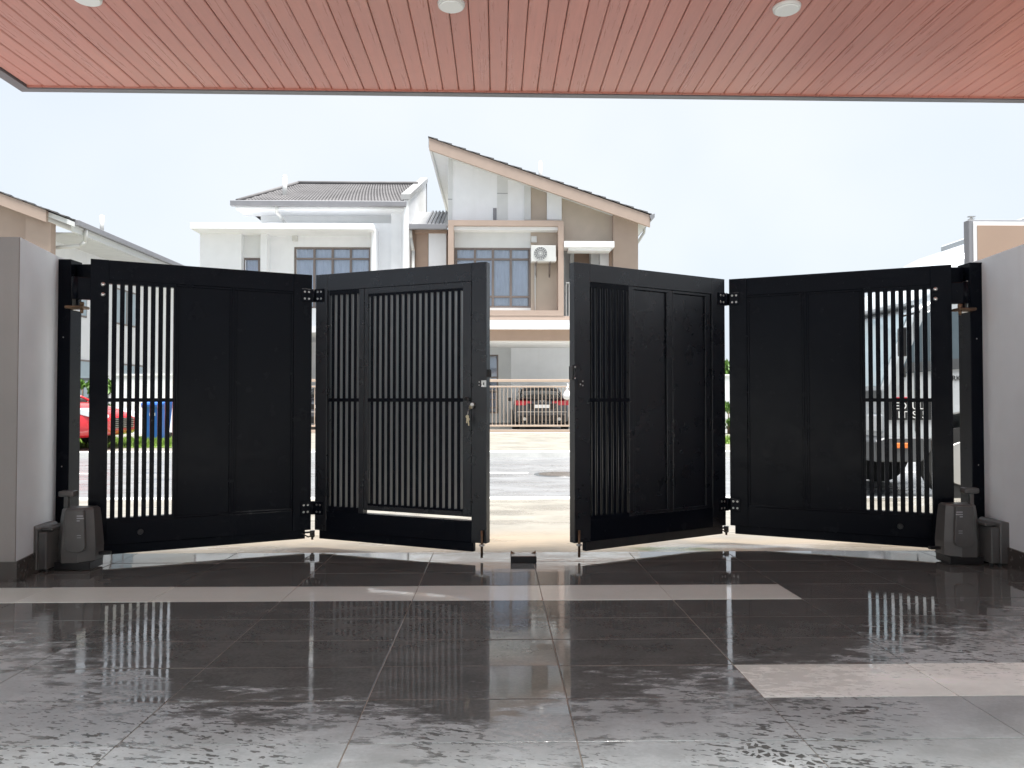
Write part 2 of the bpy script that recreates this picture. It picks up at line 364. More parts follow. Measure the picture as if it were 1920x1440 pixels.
# driveway between porch and road
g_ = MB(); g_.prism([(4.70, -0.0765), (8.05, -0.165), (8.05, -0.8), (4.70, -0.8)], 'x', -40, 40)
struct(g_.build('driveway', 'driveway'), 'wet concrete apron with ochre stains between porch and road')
g_ = MB(); g_.box(-60, 60, 8.0, 8.12, -0.7, -0.155, 0.006); struct(g_.build('kerb', 'kerb'), 'flush concrete edging of the road')
g_ = MB(); g_.box(-60, 60, 14.0, 14.16, -0.7, ROAD_Z + 0.11, 0.012); struct(g_.build('kerb', 'kerb'), 'raised kerb on the far side of the road')
g_ = MB(); g_.prism([(14.16, -0.085), (21.6, -0.075), (21.6, -0.8), (14.16, -0.8)], 'x', -60, 60)
struct(g_.build('pavement', 'far_drive'), 'pale concrete forecourt across the road')
g_ = MB(); g_.box(-60, 60, 21.6, 75, -0.8, -0.10); struct(g_.build('plot_paving', 'far_drive'), 'concrete paving of the houses opposite')
# grass strips on the verge
def grass(name, x0, x1, y0, y1, z, n, label):
    b = bmesh.new()
    vs = [b.verts.new(p) for p in ((x0, y0, z), (x1, y0, z), (x1, y1, z), (x0, y1, z))]; b.faces.new(vs)
    for _ in range(n):
        x, y = random.uniform(x0, x1), random.uniform(y0, y1); h = random.uniform(0.04, 0.11); a = random.uniform(0, 3.14)
        dx, dy = math.cos(a) * 0.02, math.sin(a) * 0.02; lx, ly = random.uniform(-.03, .03), random.uniform(-.03, .03)
        b.faces.new([b.verts.new((x - dx, y - dy, z)), b.verts.new((x + dx, y + dy, z)), b.verts.new((x + lx, y + ly, z + h))])
    me = bpy.data.meshes.new(name); b.to_mesh(me); b.free(); me.materials.append(M['grass'])
    o = bpy.data.objects.new(name, me); COL.objects.link(o); tag(o, label, 'grass', kind='stuff')
grass('grass', -16, -6.2, 15.3, 18.6, -0.072, 9000, 'short green verge grass in front of the houses on the left')
grass('grass', 4.4, 14, 16.4, 19.0, -0.072, 7000, 'short green verge grass in front of the white wall on the right')

# ================================================================== PORCH floor with tiles
g_ = MB(); g_.box(-4.2, 4.2, -5.6, 4.70, -0.30, -0.0025)
floor = struct(g_.build('porch_floor', 'grout'), 'wet dark tiled porch floor with two cream strips'); floor.rotation_euler = (-SLOPE, 0, 0)
TX, TY = 0.211, 2.02
g_ = MB(); g_.box(-4.2, 4.2, -5.6, 0.812, -0.2, 0.004); cp_ = struct(g_.build('bounce_paving', 'bounce_pale'), 'unseen pale paving added between house and porch to bounce light'); cp_.rotation_euler = (-SLOPE, 0, 0)  # out of view, added pale to bounce sunlight up into the porch
def tile_proto(mat):
    m = MB(); m.box(0.0018, 0.5982, 0.0027, 0.2973, -0.012, 0.0, 0.0010); o = m.build('tile', mat, floor); return o
td, tl = tile_proto('tile_dark'), tile_proto('tile_light')
used = {}
for j in range(-4, 9):
    for i in range(-7, 7):
        x, y = TX + 0.6 * i, TY + 0.3 * j
        if x < -4.2 or x > 3.7 or y > 4.45: continue
        light = (abs(y - 3.52) < 0.02 and x < 1.40) or (abs(y - 2.32) < 0.02 and x > 0.80)
        src = tl if light else td
        jz = random.uniform(-0.0006, 0.0006)
        if src not in used: src.location = (x, y, jz); used[src] = 1
        else: kid(src, floor, (x, y, jz), (random.uniform(-.0035, .0035), random.uniform(-.0012, .0012), 0))
# ================================================================== PORCH ceiling
CZ = 2.827; CXR = 3.52
def edge_y(x): return 4.78 + (x + 2.93) * 0.009
g_ = MB(); g_.prism([(-2.93, 1.0), (CXR, 1.0), (CXR, edge_y(CXR)), (-2.93, edge_y(-2.93))], 'z', CZ + 0.016, CZ + 0.20)  # unseen back and right edges cut short to let skylight in
ceil = struct(g_.build('porch_ceiling', 'backing'), 'porch ceiling of red cedar coloured strips')
pitch = 0.0994
n = int((CXR + 2.925) / pitch)
for k in range(n):
    x0 = -2.925 + k * pitch; x1 = x0 + pitch - 0.0035
    m = MB(); yb = edge_y((x0 + x1) / 2) - 0.004
    # strip with eased long edges; cross-section across x
    pr = [(x0, CZ + 0.018), (x0, CZ + 0.005), (x0 + 0.006, CZ), (x1 - 0.006, CZ), (x1, CZ + 0.005), (x1, CZ + 0.018)]
    m.prism(pr, 'y', 1.01, yb)
    o = m.build('ceiling_strip', 'cedar', ceil); o.location.z = random.uniform(-0.0012, 0.0012)
tr = MB()
e0, e1 = edge_y(-2.93), edge_y(CXR)
tr.prism([(-3.0, e0), (CXR, e1), (CXR, e1 + 0.055), (-3.0, e0 + 0.055)], 'z', CZ - 0.012, CZ + 0.24)
tr.build('edge_trim', 'dark_trim', ceil)
tr = MB(); tr.prism([(-2.93, e0 - 0.012), (CXR, e1 - 0.012), (CXR, e1), (-2.93, e0)], 'z', CZ - 0.006, CZ + 0.012); tr.build('edge_bead', 'cedar', ceil)
tr = MB(); tr.box(-3.0, -2.93, 1.0, e0, CZ - 0.012, CZ + 0.24); tr.build('side_trim', 'dark_trim', ceil)
for (lx, ly, lab) in ((-0.227, 3.73, 'round white ceiling lamp above the meeting edges of the gate'), (1.441, 3.73, 'round white ceiling lamp towards the truck side of the porch'), (-1.99, 3.70, 'round white ceiling lamp towards the grey pillar')):
    t = thing('ceiling_lamp', lab, 'ceiling lamp', (lx, ly, CZ), 0, 'round porch ceiling lamps')
    m = MB(); m.cyl((0, 0, -0.016), (0, 0, 0.006), 0.064, 0.07, 40); m.build('rim', 'pvc', t)
    m = MB(); m.cyl((0, 0, -0.021), (0, 0, -0.010), 0.056, 0.06, 40); m.build('diffuser', 'lamp_disc', t)
for (cx_, cy_) in ((-2.86, 1.15), (3.4, 1.15), (3.4, 4.55)):
    m = MB(); m.box(cx_ - 0.06, cx_ + 0.06, cy_ - 0.06, cy_ + 0.06, -0.25, CZ + 0.03, 0.004); m.build('column', 'dark_trim', ceil)
# unseen house front behind the camera, set back to let skylight into the porch
h = thing('house_front', 'white front wall of the house set back behind the porch', 'house', (0, -5.6, 0))
m = MB(); m.box(-4.2, 4.6, -0.25, 0.01, -0.1, 3.2); m.build('wall', 'white', h)
m = MB(); m.box(-3.4, 3.4, 0.01, 0.05, 0.02, 2.5, 0.01); dr = m.build('door', 'win_frame', h)  # unseen dark doors added to darken what the gate reflects
m = MB(); pass
for k in range(4): m = MB(); m.box(-3.32 + k * 1.66, -3.32 + k * 1.66 + 1.60, 0.04, 0.06, 0.12, 2.42); m.build('pane', 'car_glass', dr)

# ================================================================== gate walls (pillar left, wall right)
w = thing('gate_pillar', 'plastered wall end with shade painted on its front and dark tile skirting beside the left gate post', 'wall', (-2.6, 4.0, -0.06))
def wp(x, y): return (x + 2.6, y - 4.0)
foot = [(-2.449, 3.95), (-2.556, 4.48), (-2.59, 4.70), (-3.4, 4.70), (-3.4, 3.95)]
m = MB(); m.prism([wp(*p) for p in foot], 'z', -0.05, 1.768, 0.004); m.build('wall', 'gate_wall', w)
m = MB(); m.box(*[v + 2.6 for v in (-3.4, -2.4505)], -0.056, -0.046, -0.05, 1.7665, 0.002); m.build('front_face', 'shade_face', w)  # front plate coloured darker than the pale wall to carry its shade
sk = [(-2.437, 3.938), (-2.546, 4.485), (-2.56, 4.485), (-2.46, 3.96), (-3.4, 3.96), (-3.4, 3.938)]
m = MB(); m.prism([wp(*p) for p in sk], 'z', -0.05, 0.108, 0.0015); m.build('skirting', 'skirting', w)
w = thing('boundary_wall', 'side boundary wall running back from the grey wall end', 'wall', (-3.4, 0, 0))
m = MB(); m.box(-0.15, 0.0, -5.6, 3.95, -0.1, 1.70, 0.004); m.build('wall', 'gate_wall', w)
w = thing('boundary_wall', 'pale lavender plastered wall with dark tile skirting beside the right gate post', 'wall', (2.9, 4.0, -0.06))
def wq(x, y): return (x - 2.9, y - 4.0)
foot = [(2.893, 4.48), (2.836, 4.03), (2.815, 3.80), (2.815, -5.6), (3.0, -5.6), (3.05, 4.7), (2.90, 4.7)]
m = MB(); m.prism([wq(*p) for p in foot], 'z', -0.05, 1.772, 0.004); m.build('wall', 'gate_wall', w)
sk = [(2.883, 4.485), (2.824, 4.03), (2.803, 3.80), (2.803, -5.59), (2.82, -5.59), (2.82, 3.80), (2.84, 4.03), (2.90, 4.485)]
m = MB(); m.prism([wq(*p) for p in sk], 'z', -0.05, 0.108); m.build('skirting', 'skirting', w)
# neighbouring boundary on the right behind the wall
# ================================================================== GATE
GZ0, GZ1 = -0.02, 1.68
TH = 0.05
def dome(parent, x, z, y=0.0, r=0.012, mat='steel', name='bolt'):
    m = MB(); m.ball((0, 0, 0), r, 12, 8, (1, 0.6, 1)); o = m.build(name, mat, parent); o.location = (x, y, z); return o
def leaf_frame(t, W, sl, sr, strip=True, top=1.565, bot=0.165):
    """perimeter frame; local x along the leaf, y away from the house, z up"""
    m = MB(); m.box(0, sl, 0, TH, 0.035, GZ1, 0.002); m.build('stile', 'black', t)
    m = MB(); m.box(W - sr, W, 0, TH, 0.035, GZ1, 0.002); m.build('stile', 'black', t)
    m = MB(); m.box(sl, W - sr, 0.0008, TH - 0.0008, top, GZ1 - 0.0006, 0.0015); m.build('top_rail', 'black', t)
    m = MB(); m.box(sl, W - sr, 0.0008, TH - 0.0008, 0.0354, bot, 0.0015); m.build('bottom_rail', 'black', t)
    if strip:
        m = MB(); m.box(0.03, W - 0.035, 0.008, TH - 0.008, GZ0, 0.034, 0.002); m.build('bottom_channel', 'black', t)
def slats(t, x0, x1, n, gap, z0, z1, mat='black', wid=None, y0=0.006, y1=0.044, rail=True, ztop=1.5655, zbot=0.1645, side=None):
    """n gaps and n-1 slats between x0 and x1"""
    wid = (x1 - x0 - n * gap) / (n - 1)
    proto = None
    for k in range(n - 1):
        x = x0 + gap + k * (wid + gap)
        if proto is None:
            m = MB(); m.box(0, wid, y0, y1, z0, z1, 0.0012); proto = m.build('slat', 'black', t); proto.location = (x, 0, 0)
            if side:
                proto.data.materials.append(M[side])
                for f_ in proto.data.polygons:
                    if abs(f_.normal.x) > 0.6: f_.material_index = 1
        else: kid(proto, t, (x, 0, 0))
    if rail:
        m = MB(); m.box(x0 - 0.004, x1 + 0.004, 0.002, 0.040, 0.859, 0.881, 0.0012); m.build('mid_rail', mat, t)
    for (za, zb) in ((z1 - 0.002, ztop), (zbot, z0 + 0.002)):
        m = MB(); m.box(x0, x1, 0.004, 0.046, za, zb); m.build('slat_rail', mat, t)
def panel(t, x0, x1, z0=0.165, z1=1.565, bead=0.014, rec=0.016):
    m = MB(); m.box(x0, x1, rec, TH - 0.012, z0, z1); p = m.build('panel', 'black', t)
    for (a, b, c, d) in ((x0, x1, z1 - bead, z1), (x0, x1, z0, z0 + bead), (x0, x0 + bead, z0 + bead, z1 - bead), (x1 - bead, x1, z0 + bead, z1 - bead)):
        m = MB(); m.box(a, b, 0.006, rec + 0.001, c, d, 0.002); m.build('bead', 'black', p)
def hinge_plate(t, x0, x1, zc, sgn):
    m = MB(); m.box(min(x0, x1), max(x0, x1), -0.009, 0.0, zc - 0.042, zc + 0.042, 0.002); pl = m.build('hinge_plate', 'black', t)
    for i in (0, 1):
        for zz in (-0.022, 0.022):
            xx = (x0 + x1) / 2 + (0.013 if i else -0.013)
            m = MB(); m.cyl((0, 0, 0), (0, -0.004, 0), 0.0068, 0.0058, 12); b = m.build('screw', 'steel', pl); b.location = (xx, -0.008, zc + zz)
            m = MB(); m.cyl((0, 0, 0), (0, -0.0025, 0), 0.0028, 0.0028, 6); s_ = m.build('socket', 'plastic_black', pl); s_.location = (xx, -0.0105, zc + zz)

# --- left outer leaf
LO = thing('gate_leaf', 'black gate leaf with nine light gaps, hung on the post beside the grey wall end', 'gate leaf', (-2.328, 4.40, 0), R(25.96), 'folding leaves of the driveway gate')
WLO = 1.257; leaf_frame(LO, WLO, 0.0945, 0.115)
slats(LO, 0.0945, 0.4375, 9, 0.0160, 0.185, 1.545)
m = MB(); m.box(0.4375, 0.452, 0.0012, TH - 0.0012, 0.166, 1.564); m.build('mullion', 'black', LO)
panel(LO, 0.452, 0.7705); panel(LO, 0.7845, 1.1415)
m = MB(); m.box(0.7705, 0.7845, 0.004, TH - 0.0012, 0.166, 1.564, 0.001); m.build('mullion', 'black', LO)
m = MB(); m.cyl((0.27, 0.001, 0.10), (0.27, -0.006, 0.10), 0.017, 0.015, 16); m.build('cap', 'plastic_black', LO)
# --- left inner leaf with pedestrian door
LI = thing('gate_leaf', 'black slatted gate leaf with a slatted pedestrian door and keys in its lock', 'gate leaf', (-1.174, 4.95, 0), R(-24.21), 'folding leaves of the driveway gate')
WLI = 1.219; leaf_frame(LI, WLI, 0.089, 0.097, False, 1.572, 0.160)
m = MB(); m.box(0.03, 1.13, 0.008, TH - 0.008, GZ0, 0.034, 0.002); m.build('bottom_channel', 'black', LI)
m = MB(); m.box(0.089, 0.104, 0.010, TH - 0.002, 0.161, 1.571); m.build('inner_stile', 'black', LI)
slats(LI, 0.104, 0.333, 6, 0.0168, 0.190, 1.545, ztop=1.5725, zbot=0.1595, side='slat_side_sheen')
m = MB(); m.box(0.333, 0.3685, 0.001, TH - 0.001, 0.161, 1.571, 0.0015); m.build('mullion', 'black', LI)
m = MB(); dz0, dz1 = 0.183, 1.5712
m.box(0.3725, 0.400, 0.0016, TH - 0.002, dz0, dz1, 0.0015); m.box(1.064, 1.1185, 0.0016, TH - 0.002, dz0, dz1, 0.0015)
m.box(0.400, 1.064, 0.0022, TH - 0.003, 1.535, dz1 - 0.0006, 0.001); m.box(0.400, 1.064, 0.0022, TH - 0.003, dz0 + 0.0006, 0.212, 0.001)
door = m.build('door', 'black', LI); door['label'] = 'slatted pedestrian door in the gate leaf'
slats(door, 0.400, 1.064, 17, 0.0158, 0.222, 1.523, ztop=1.5355, zbot=0.2115, side='slat_side_sheen')
m = MB(); m.box(1.10, 1.117, -0.022, 0.002, 0.862, 0.882, 0.003); m.ball((1.09, -0.012, 0.876), 0.012, 10, 8); m.build('door_latch', 'plastic_black', door)
m = MB(); m.cyl((1.1335, 0.001, 0.842), (1.1335, -0.016, 0.842), 0.013, 0.012, 14); m.cyl((1.1335, -0.012, 0.826), (1.1335, -0.03, 0.826), 0.008, 0.008, 10); m.build('lock_cylinder', 'steel', LI)
kb = thing('key_bunch', 'small bunch of keys hanging from the gate door lock', 'keys', LI.matrix_world.translation, 0)
mw = Matrix.Translation((-1.174, 4.95, 0)) @ Matrix.Rotation(R(-24.21), 4, 'Z')
kb.location = mw @ Vector((1.1335, -0.027, 0.826)); kb.rotation_euler = (0, 0, R(-24.21))
m = MB(); m.box(-0.0015, 0.0015, -0.018, 0.006, -0.010, 0.010); m.cyl((-0.0015, -0.014, 0), (0.0015, -0.014, 0), 0.013, 0.013, 16); m.build('key', 'brass', kb)
m = MB(); m.path([(0, -0.02, -0.005), (-0.012, -0.018, -0.02), (-0.016, -0.014, -0.045), (-0.010, -0.014, -0.02), (0, -0.02, -0.005)], 0.0013, 6); m.build('key_ring', 'steel', kb)
for (dx, dz, rr) in ((-0.018, -0.065, 6), (-0.013, -0.080, -8)):
    m = MB(); m.cyl((0, -0.0015, 0), (0, 0.0015, 0), 0.0105, 0.0105, 14); m.box(-0.0035, 0.0035, -0.0012, 0.0012, -0.038, -0.006); o = m.build('key', 'brass', kb); o.location = (dx, -0.014, dz + 0.012); o.rotation_euler = (0, R(rr), 0)
m = MB(); m.box(0, 0.024, 0, 0, 0, 0) if False else None
# magnet lock, strike plate, drop bolt on the free edge
m = MB(); m.box(WLI - 0.004, WLI + 0.014, 0.004, 0.042, 1.005, 1.048, 0.003); m.build('bump_stop', 'rubber', LI)
m = MB(); m.box(1.188, WLI - 0.0005, -0.005, 0.004, 0.945, 0.985, 0.001); sp = m.build('strike_plate', 'steel', LI)
m = MB(); m.box(1.200, 1.208, -0.0062, 0.0, 0.957, 0.973); m.build('slot', 'plastic_black', sp)
m = MB(); m.box(1.162, 1.188, -0.004, 0.002, 0.947, 0.983, 0.001); bp = m.build('bracket', 'plastic_black', LI)
for zz in (0.956, 0.975): dome(bp, 1.174, zz, -0.004, 0.005, 'steel', 'screw')
m = MB(); m.cyl((1.195, -0.010, -0.045), (1.195, -0.010, 0.11), 0.0075, 0.0075, 12); m.build('drop_bolt', 'rust_steel', LI)
m = MB(); m.box(1.182, 1.208, -0.020, 0.002, 0.02, 0.032, 0.001); m.build('bolt_guide', 'steel', LI)
# --- right inner leaf
RI = thing('gate_leaf', 'black gate leaf with two tall panels and a slat band at its free edge', 'gate leaf', (0.452, 4.45, 0), R(30.01), 'folding leaves of the driveway gate')
WRI = 1.240; leaf_frame(RI, WRI, 0.116, 0.120, False, 1.572, 0.160)
m = MB(); m.box(0.085, 1.21, 0.008, TH - 0.008, GZ0, 0.034, 0.002); m.build('bottom_channel', 'black', RI)
m = MB(); m.box(0.085, 1.21, 0.0015, 0.0078, GZ0 + 0.002, 0.034, 0.001); m.build('bottom_seal', 'rubber', RI)
slats(RI, 0.116, 0.4135, 8, 0.0150, 0.180, 1.545, ztop=1.5725, zbot=0.1595, side='black_slat')
m = MB(); m.box(0.4135, 0.447, 0.002, TH - 0.002, 0.161, 1.571, 0.002); m.build('mullion', 'black', RI)
panel(RI, 0.447, 0.745, 0.161, 1.571, 0.018, 0.020)
m = MB(); m.box(0.745, 0.777, 0.008, TH - 0.004, 0.161, 1.571, 0.002); m.build('mullion', 'black', RI)
panel(RI, 0.777, 1.082, 0.161, 1.571, 0.018, 0.020)
m = MB(); m.box(1.082, 1.120, 0.012, TH - 0.002, 0.161, 1.571, 0.001); m.build('inner_stile', 'black', RI)
m = MB(); m.box(-0.013, 0.003, 0.004, 0.040, 0.99, 1.07, 0.003); hd = m.build('handle', 'plastic_black', RI)
for zz in (0.997, 1.063): dome(hd, 0.004, zz, -0.002, 0.006, 'steel', 'screw')
m = MB(); m.box(0.028, 0.066, -0.005, 0.001, 0.945, 0.990, 0.001); lt = m.build('latch', 'plastic_black', RI)
for (xx, zz) in ((0.057, 0.955), (0.057, 0.980), (0.040, 0.962)): dome(lt, xx, zz, -0.005, 0.005, 'steel', 'screw')
m = MB(); m.cyl((0.025, -0.010, -0.045), (0.025, -0.010, 0.11), 0.0075, 0.0075, 12); m.build('drop_bolt', 'rust_steel', RI)
m = MB(); m.box(0.012, 0.038, -0.020, 0.002, 0.02, 0.032, 0.001); m.build('bolt_guide', 'steel', RI)
# --- right outer leaf
RO = thing('gate_leaf', 'black gate leaf with nine light gaps, hung on the post beside the lavender wall', 'gate leaf', (1.554, 5.07, 0), R(-26.55), 'folding leaves of the driveway gate')
WRO = 1.297; leaf_frame(RO, WRO, 0.115, 0.112)
slats(RO, 0.8255, 1.185, 9, 0.0165, 0.185, 1.545)
panel(RO, 0.115, 0.470); panel(RO, 0.484, 0.811)
for (a, b) in ((0.470, 0.484), (0.811, 0.8255)):
    m = MB(); m.box(a, b, 0.004, TH - 0.0012, 0.166, 1.564, 0.001); m.build('mullion', 'black', RO)
m = MB(); m.cyl((1.01, 0.001, 0.10), (1.01, -0.006, 0.10), 0.017, 0.015, 16); m.build('cap', 'plastic_black', RO)
for lf in (LI, RI):
    for ch in list(lf.children) + [c for k in lf.children for c in k.children]:
        if ch.name.split('.')[0] in ('stile', 'top_rail', 'panel', 'mullion', 'inner_stile', 'bead', 'door'): ch.data.materials[0] = M['black_wet']
# fold hinges: plates on both leaves and knuckle
for (A, wA, B) in ((LO, WLO, LI), (RI, WRI, RO)):
    for zc in (1.545, 0.175):
        hinge_plate(A, wA - 0.066, wA - 0.004, zc, 1); hinge_plate(B, 0.004, 0.066, zc, -1)
        m = MB(); m.cyl((wA + 0.012, 0.004, zc - 0.042), (wA + 0.012, 0.004, zc + 0.042), 0.013, 0.013, 14); m.box(wA - 0.01, wA + 0.035, -0.006, -0.001, zc - 0.040, zc + 0.040); m.build('hinge_knuckle', 'black', A)
    m = MB(); m.cyl((wA + 0.012, 0.01, -0.012), (wA + 0.012, 0.01, 0.028), 0.016, 0.016, 14); m.cyl((wA + 0.012, 0.01, -0.03), (wA + 0.012, 0.01, -0.01), 0.007, 0.009, 10)
    m.path([(wA - 0.06, -0.004, 0.018), (wA - 0.02, -0.02, -0.006), (wA + 0.012, -0.006, 0.0)], 0.004, 6); m.box(wA - 0.05, wA + 0.015, 0.01, 0.03, 0.012, 0.022); m.build('bottom_pivot', 'plastic_black', A)

def post(name_side, px0, px1, lab, sg, leaf, leafpos, bx):
    """square steel gate post; sg = +1 left (leaf lies to +x), -1 right"""
    t = thing('gate_post', lab, 'gate post', ((px0 + px1) / 2, 4.54, -0.065), 0, 'steel gate posts')
    hw = (px1 - px0) / 2
    m = MB(); m.box(-hw, hw, -0.06, 0.06, 0.0, 1.752, 0.003); m.build('column', 'black', t)
    m = MB(); m.box(-hw - 0.001, hw + 0.001, -0.061, 0.061, 1.748, 1.756, 0.002); m.build('cap', 'black', t)
    e = sg * hw
    def bx_(a, b, *r): return (min(a, b), max(a, b), *r)
    m = MB(); m.box(*bx_(e, e + sg * 0.085, 0.0, 0.05, 1.620, 1.738), 0.003); m.build('stop_block', 'black', t)
    m = MB(); m.box(*bx_(e, e + sg * 0.008, -0.045, 0.03, 1.46, 1.65), 0.002); pl = m.build('mounting_plate', 'steel', t)
    m = MB(); m.box(*bx_(e + sg * 0.012, e + sg * 0.028, -0.03, -0.005, 1.475, 1.62), 0.003); m.build('hinge_leaf', 'black', t)
    m = MB(); m.box(*bx_(e, e + sg * 0.105, -0.125, -0.045, 1.462, 1.478), 0.004); m.build('hinge_arm', 'rust_steel', t)
    m = MB(); m.cyl((e + sg * 0.09, -0.105, 1.478), (e + sg * 0.09, -0.105, 1.50), 0.012, 0.012, 12); m.cyl((e + sg * 0.09, -0.105, 1.435), (e + sg * 0.09, -0.105, 1.462), 0.009, 0.011, 6); m.build('pin', 'rust_steel', t)
    m = MB(); m.box(*bx_(e, e + sg * 0.105, -0.125, -0.045, 0.12, 0.136), 0.004); m.build('hinge_arm', 'rust_steel', t)
    dome(t, 0, 1.30, -0.06, 0.004, 'steel', 'screw'); dome(t, 0, 0.55, -0.06, 0.004, 'steel', 'screw')
    return t
post('l', -2.562, -2.484, 'square black steel gate post beside the grey wall end', 1, LO, None, None)
post('r', 2.819, 2.893, 'square black steel gate post against the lavender wall', -1, RO, None, None)
# hinge straps welded to the outer leaves (reach the post pins)
for (t, x0, x1, xb) in ((LO, -0.075, 0.09, 0.064), (RO, WRO - 0.09, WRO + 0.075, WRO - 0.085)):
    m = MB(); m.box(x0, x1, 0.006, 0.044, 1.445, 1.572, 0.004); m.build('hinge_strap', 'black', t)
    xe = x0 if t is LO else x1
    m = MB(); m.cyl((xe, 0.02, 1.445), (xe, 0.02, 1.572), 0.020, 0.020, 14); m.build('hinge_barrel', 'black', t)
    for zz in (1.537, 1.478): dome(t, xb, zz, 0.0, 0.013)
    for zz in (0.235, 0.175): dome(t, xb - 0.012 if t is LO else xb + 0.016, zz, 0.0, 0.012)

# ---- gate motors
def motor(loc, sg, lab, boxlab):
    t = thing('gate_motor', lab, 'gate motor', loc, 0, 'gate motors at the post feet')
    def ring(z, w, d, ch, x=0.0): # octagon footprint, front chamfer larger
        return [(sg * (x - w), -d + ch, z), (sg * (x - w + ch * 0.9), -d, z), (sg * (x + w - ch * 1.3), -d, z), (sg * (x + w), -d + ch * 1.2, z), (sg * (x + w), d, z), (sg * (x - w), d, z)]
    m = MB(); m.rings([ring(0.02, 0.098, 0.075, 0.05), ring(0.10, 0.100, 0.077, 0.052), ring(0.24, 0.090, 0.070, 0.050), ring(0.300, 0.084, 0.064, 0.048), ring(0.312, 0.074, 0.055, 0.044)], smooth=False)
    body = m.build('housing', 'plastic_grey', t)
    # raised rounded shield on the front
    sh = MB(); pts0, pts1 = [], []
    outline = [(-0.030, 0.306), (0.068, 0.306), (0.078, 0.11)] + [(0.024 + 0.054 * math.cos(a), 0.105 + 0.030 * math.sin(a)) for a in [R(-k * 18) for k in range(1, 10)]] + [(-0.032, 0.115)]
    sh.prism([(sg * a, b) for a, b in outline], 'y', -0.084, -0.060, 0.003); sh.build('shield', 'plastic_grey', t)
    m = MB(); m.box(*sorted((sg * -0.095, sg * 0.10)), -0.07, 0.07, -0.02, 0.022, 0.003); m.build('base_plate', 'plastic_black', t)
    m = MB()
    for k, ww in enumerate((0.034, 0.038, 0.016)): m.box(*sorted((sg * 0.034, sg * (0.034 + ww))), -0.0862, -0.0835, 0.272 - k * 0.013, 0.278 - k * 0.013)
    for k in range(2): m.box(*sorted((sg * 0.036, sg * 0.058)), -0.0862, -0.0835, 0.168 - k * 0.012, 0.171 - k * 0.012)
    m.build('print', 'label_print', t)
    lv = MB(); lv.box(*sorted((sg * -0.074, sg * -0.052)), -0.02, 0.004, 0.28, 0.385, 0.003); lever = lv.build('release_lever', 'plastic_grey', t)
    kn = MB(); kn.box(*sorted((sg * -0.098, sg * -0.012)), -0.035, 0.02, 0.372, 0.404, 0.010, seg=2); kn.build('lever_knob', 'plastic_grey', lever)
    # reach arm to the leaf
    m = MB(); m.box(*sorted((sg * 0.03, sg * 0.16)), 0.02, 0.045, 0.045, 0.062, 0.002); m.build('arm', 'plastic_black', t)
    c = thing('control_box', boxlab, 'control box', (loc[0] - sg * 0.160, loc[1] - 0.015, loc[2] - 0.01), 0, 'gate control boxes')
    m = MB(); m.prism([(sg * -0.065, 0.0), (sg * 0.0, 0.0), (sg * 0.0, 0.222), (sg * -0.018, 0.236), (sg * -0.065, 0.228)], 'y', -0.10, 0.10, 0.004); m.build('body', 'plastic_grey', c)
    m = MB(); m.box(*sorted((0.0, sg * 0.045)), -0.092, 0.10, 0.0, 0.200, 0.004); cv = m.build('cover', 'plastic_grey', c)
    m = MB(); m.box(*sorted((0.0, sg * 0.06)), -0.06, 0.10, 0.205, 0.222, 0.003); m.build('hood', 'plastic_grey', c)
    for xx in (-0.03, 0.02): m = MB(); m.cyl((sg * xx, -0.05, -0.03), (sg * xx, -0.05, 0.004), 0.012, 0.010, 10); m.build('cable_gland', 'plastic_black', c)
    return t
motor((-2.315, 4.285, -0.035), 1, 'grey plastic gate motor with release lever beside the grey wall end', 'small grey control box mounted between the grey wall end and the motor')
motor((2.650, 4.335, -0.035), -1, 'grey plastic gate motor with release lever beside the lavender wall', 'small grey control box mounted between the lavender wall and the motor')
# ---- ground stop in the middle
p = at(982, 1050, 4.37)
t = thing('gate_stop', 'black ground stop block with metal wedges between the open gate leaves', 'gate stop', (p.x, 4.42, -0.0625))
m = MB(); m.box(-0.074, 0.074, -0.045, 0.045, 0.0, 0.038, 0.004); m.build('block', 'plastic_black', t)
m = MB(); m.box(-0.070, 0.070, -0.04, 0.03, 0.037, 0.041, 0.001); m.build('top_plate', 'steel', t)
for s_ in (-1, 1):
    m = MB(); m.prism([(s_ * 0.073, 0.036), (s_ * 0.073, 0.056), (s_ * 0.045, 0.040), (s_ * 0.045, 0.036)], 'y', 0.028, 0.043); m.build('wedge', 'rust_steel', t)

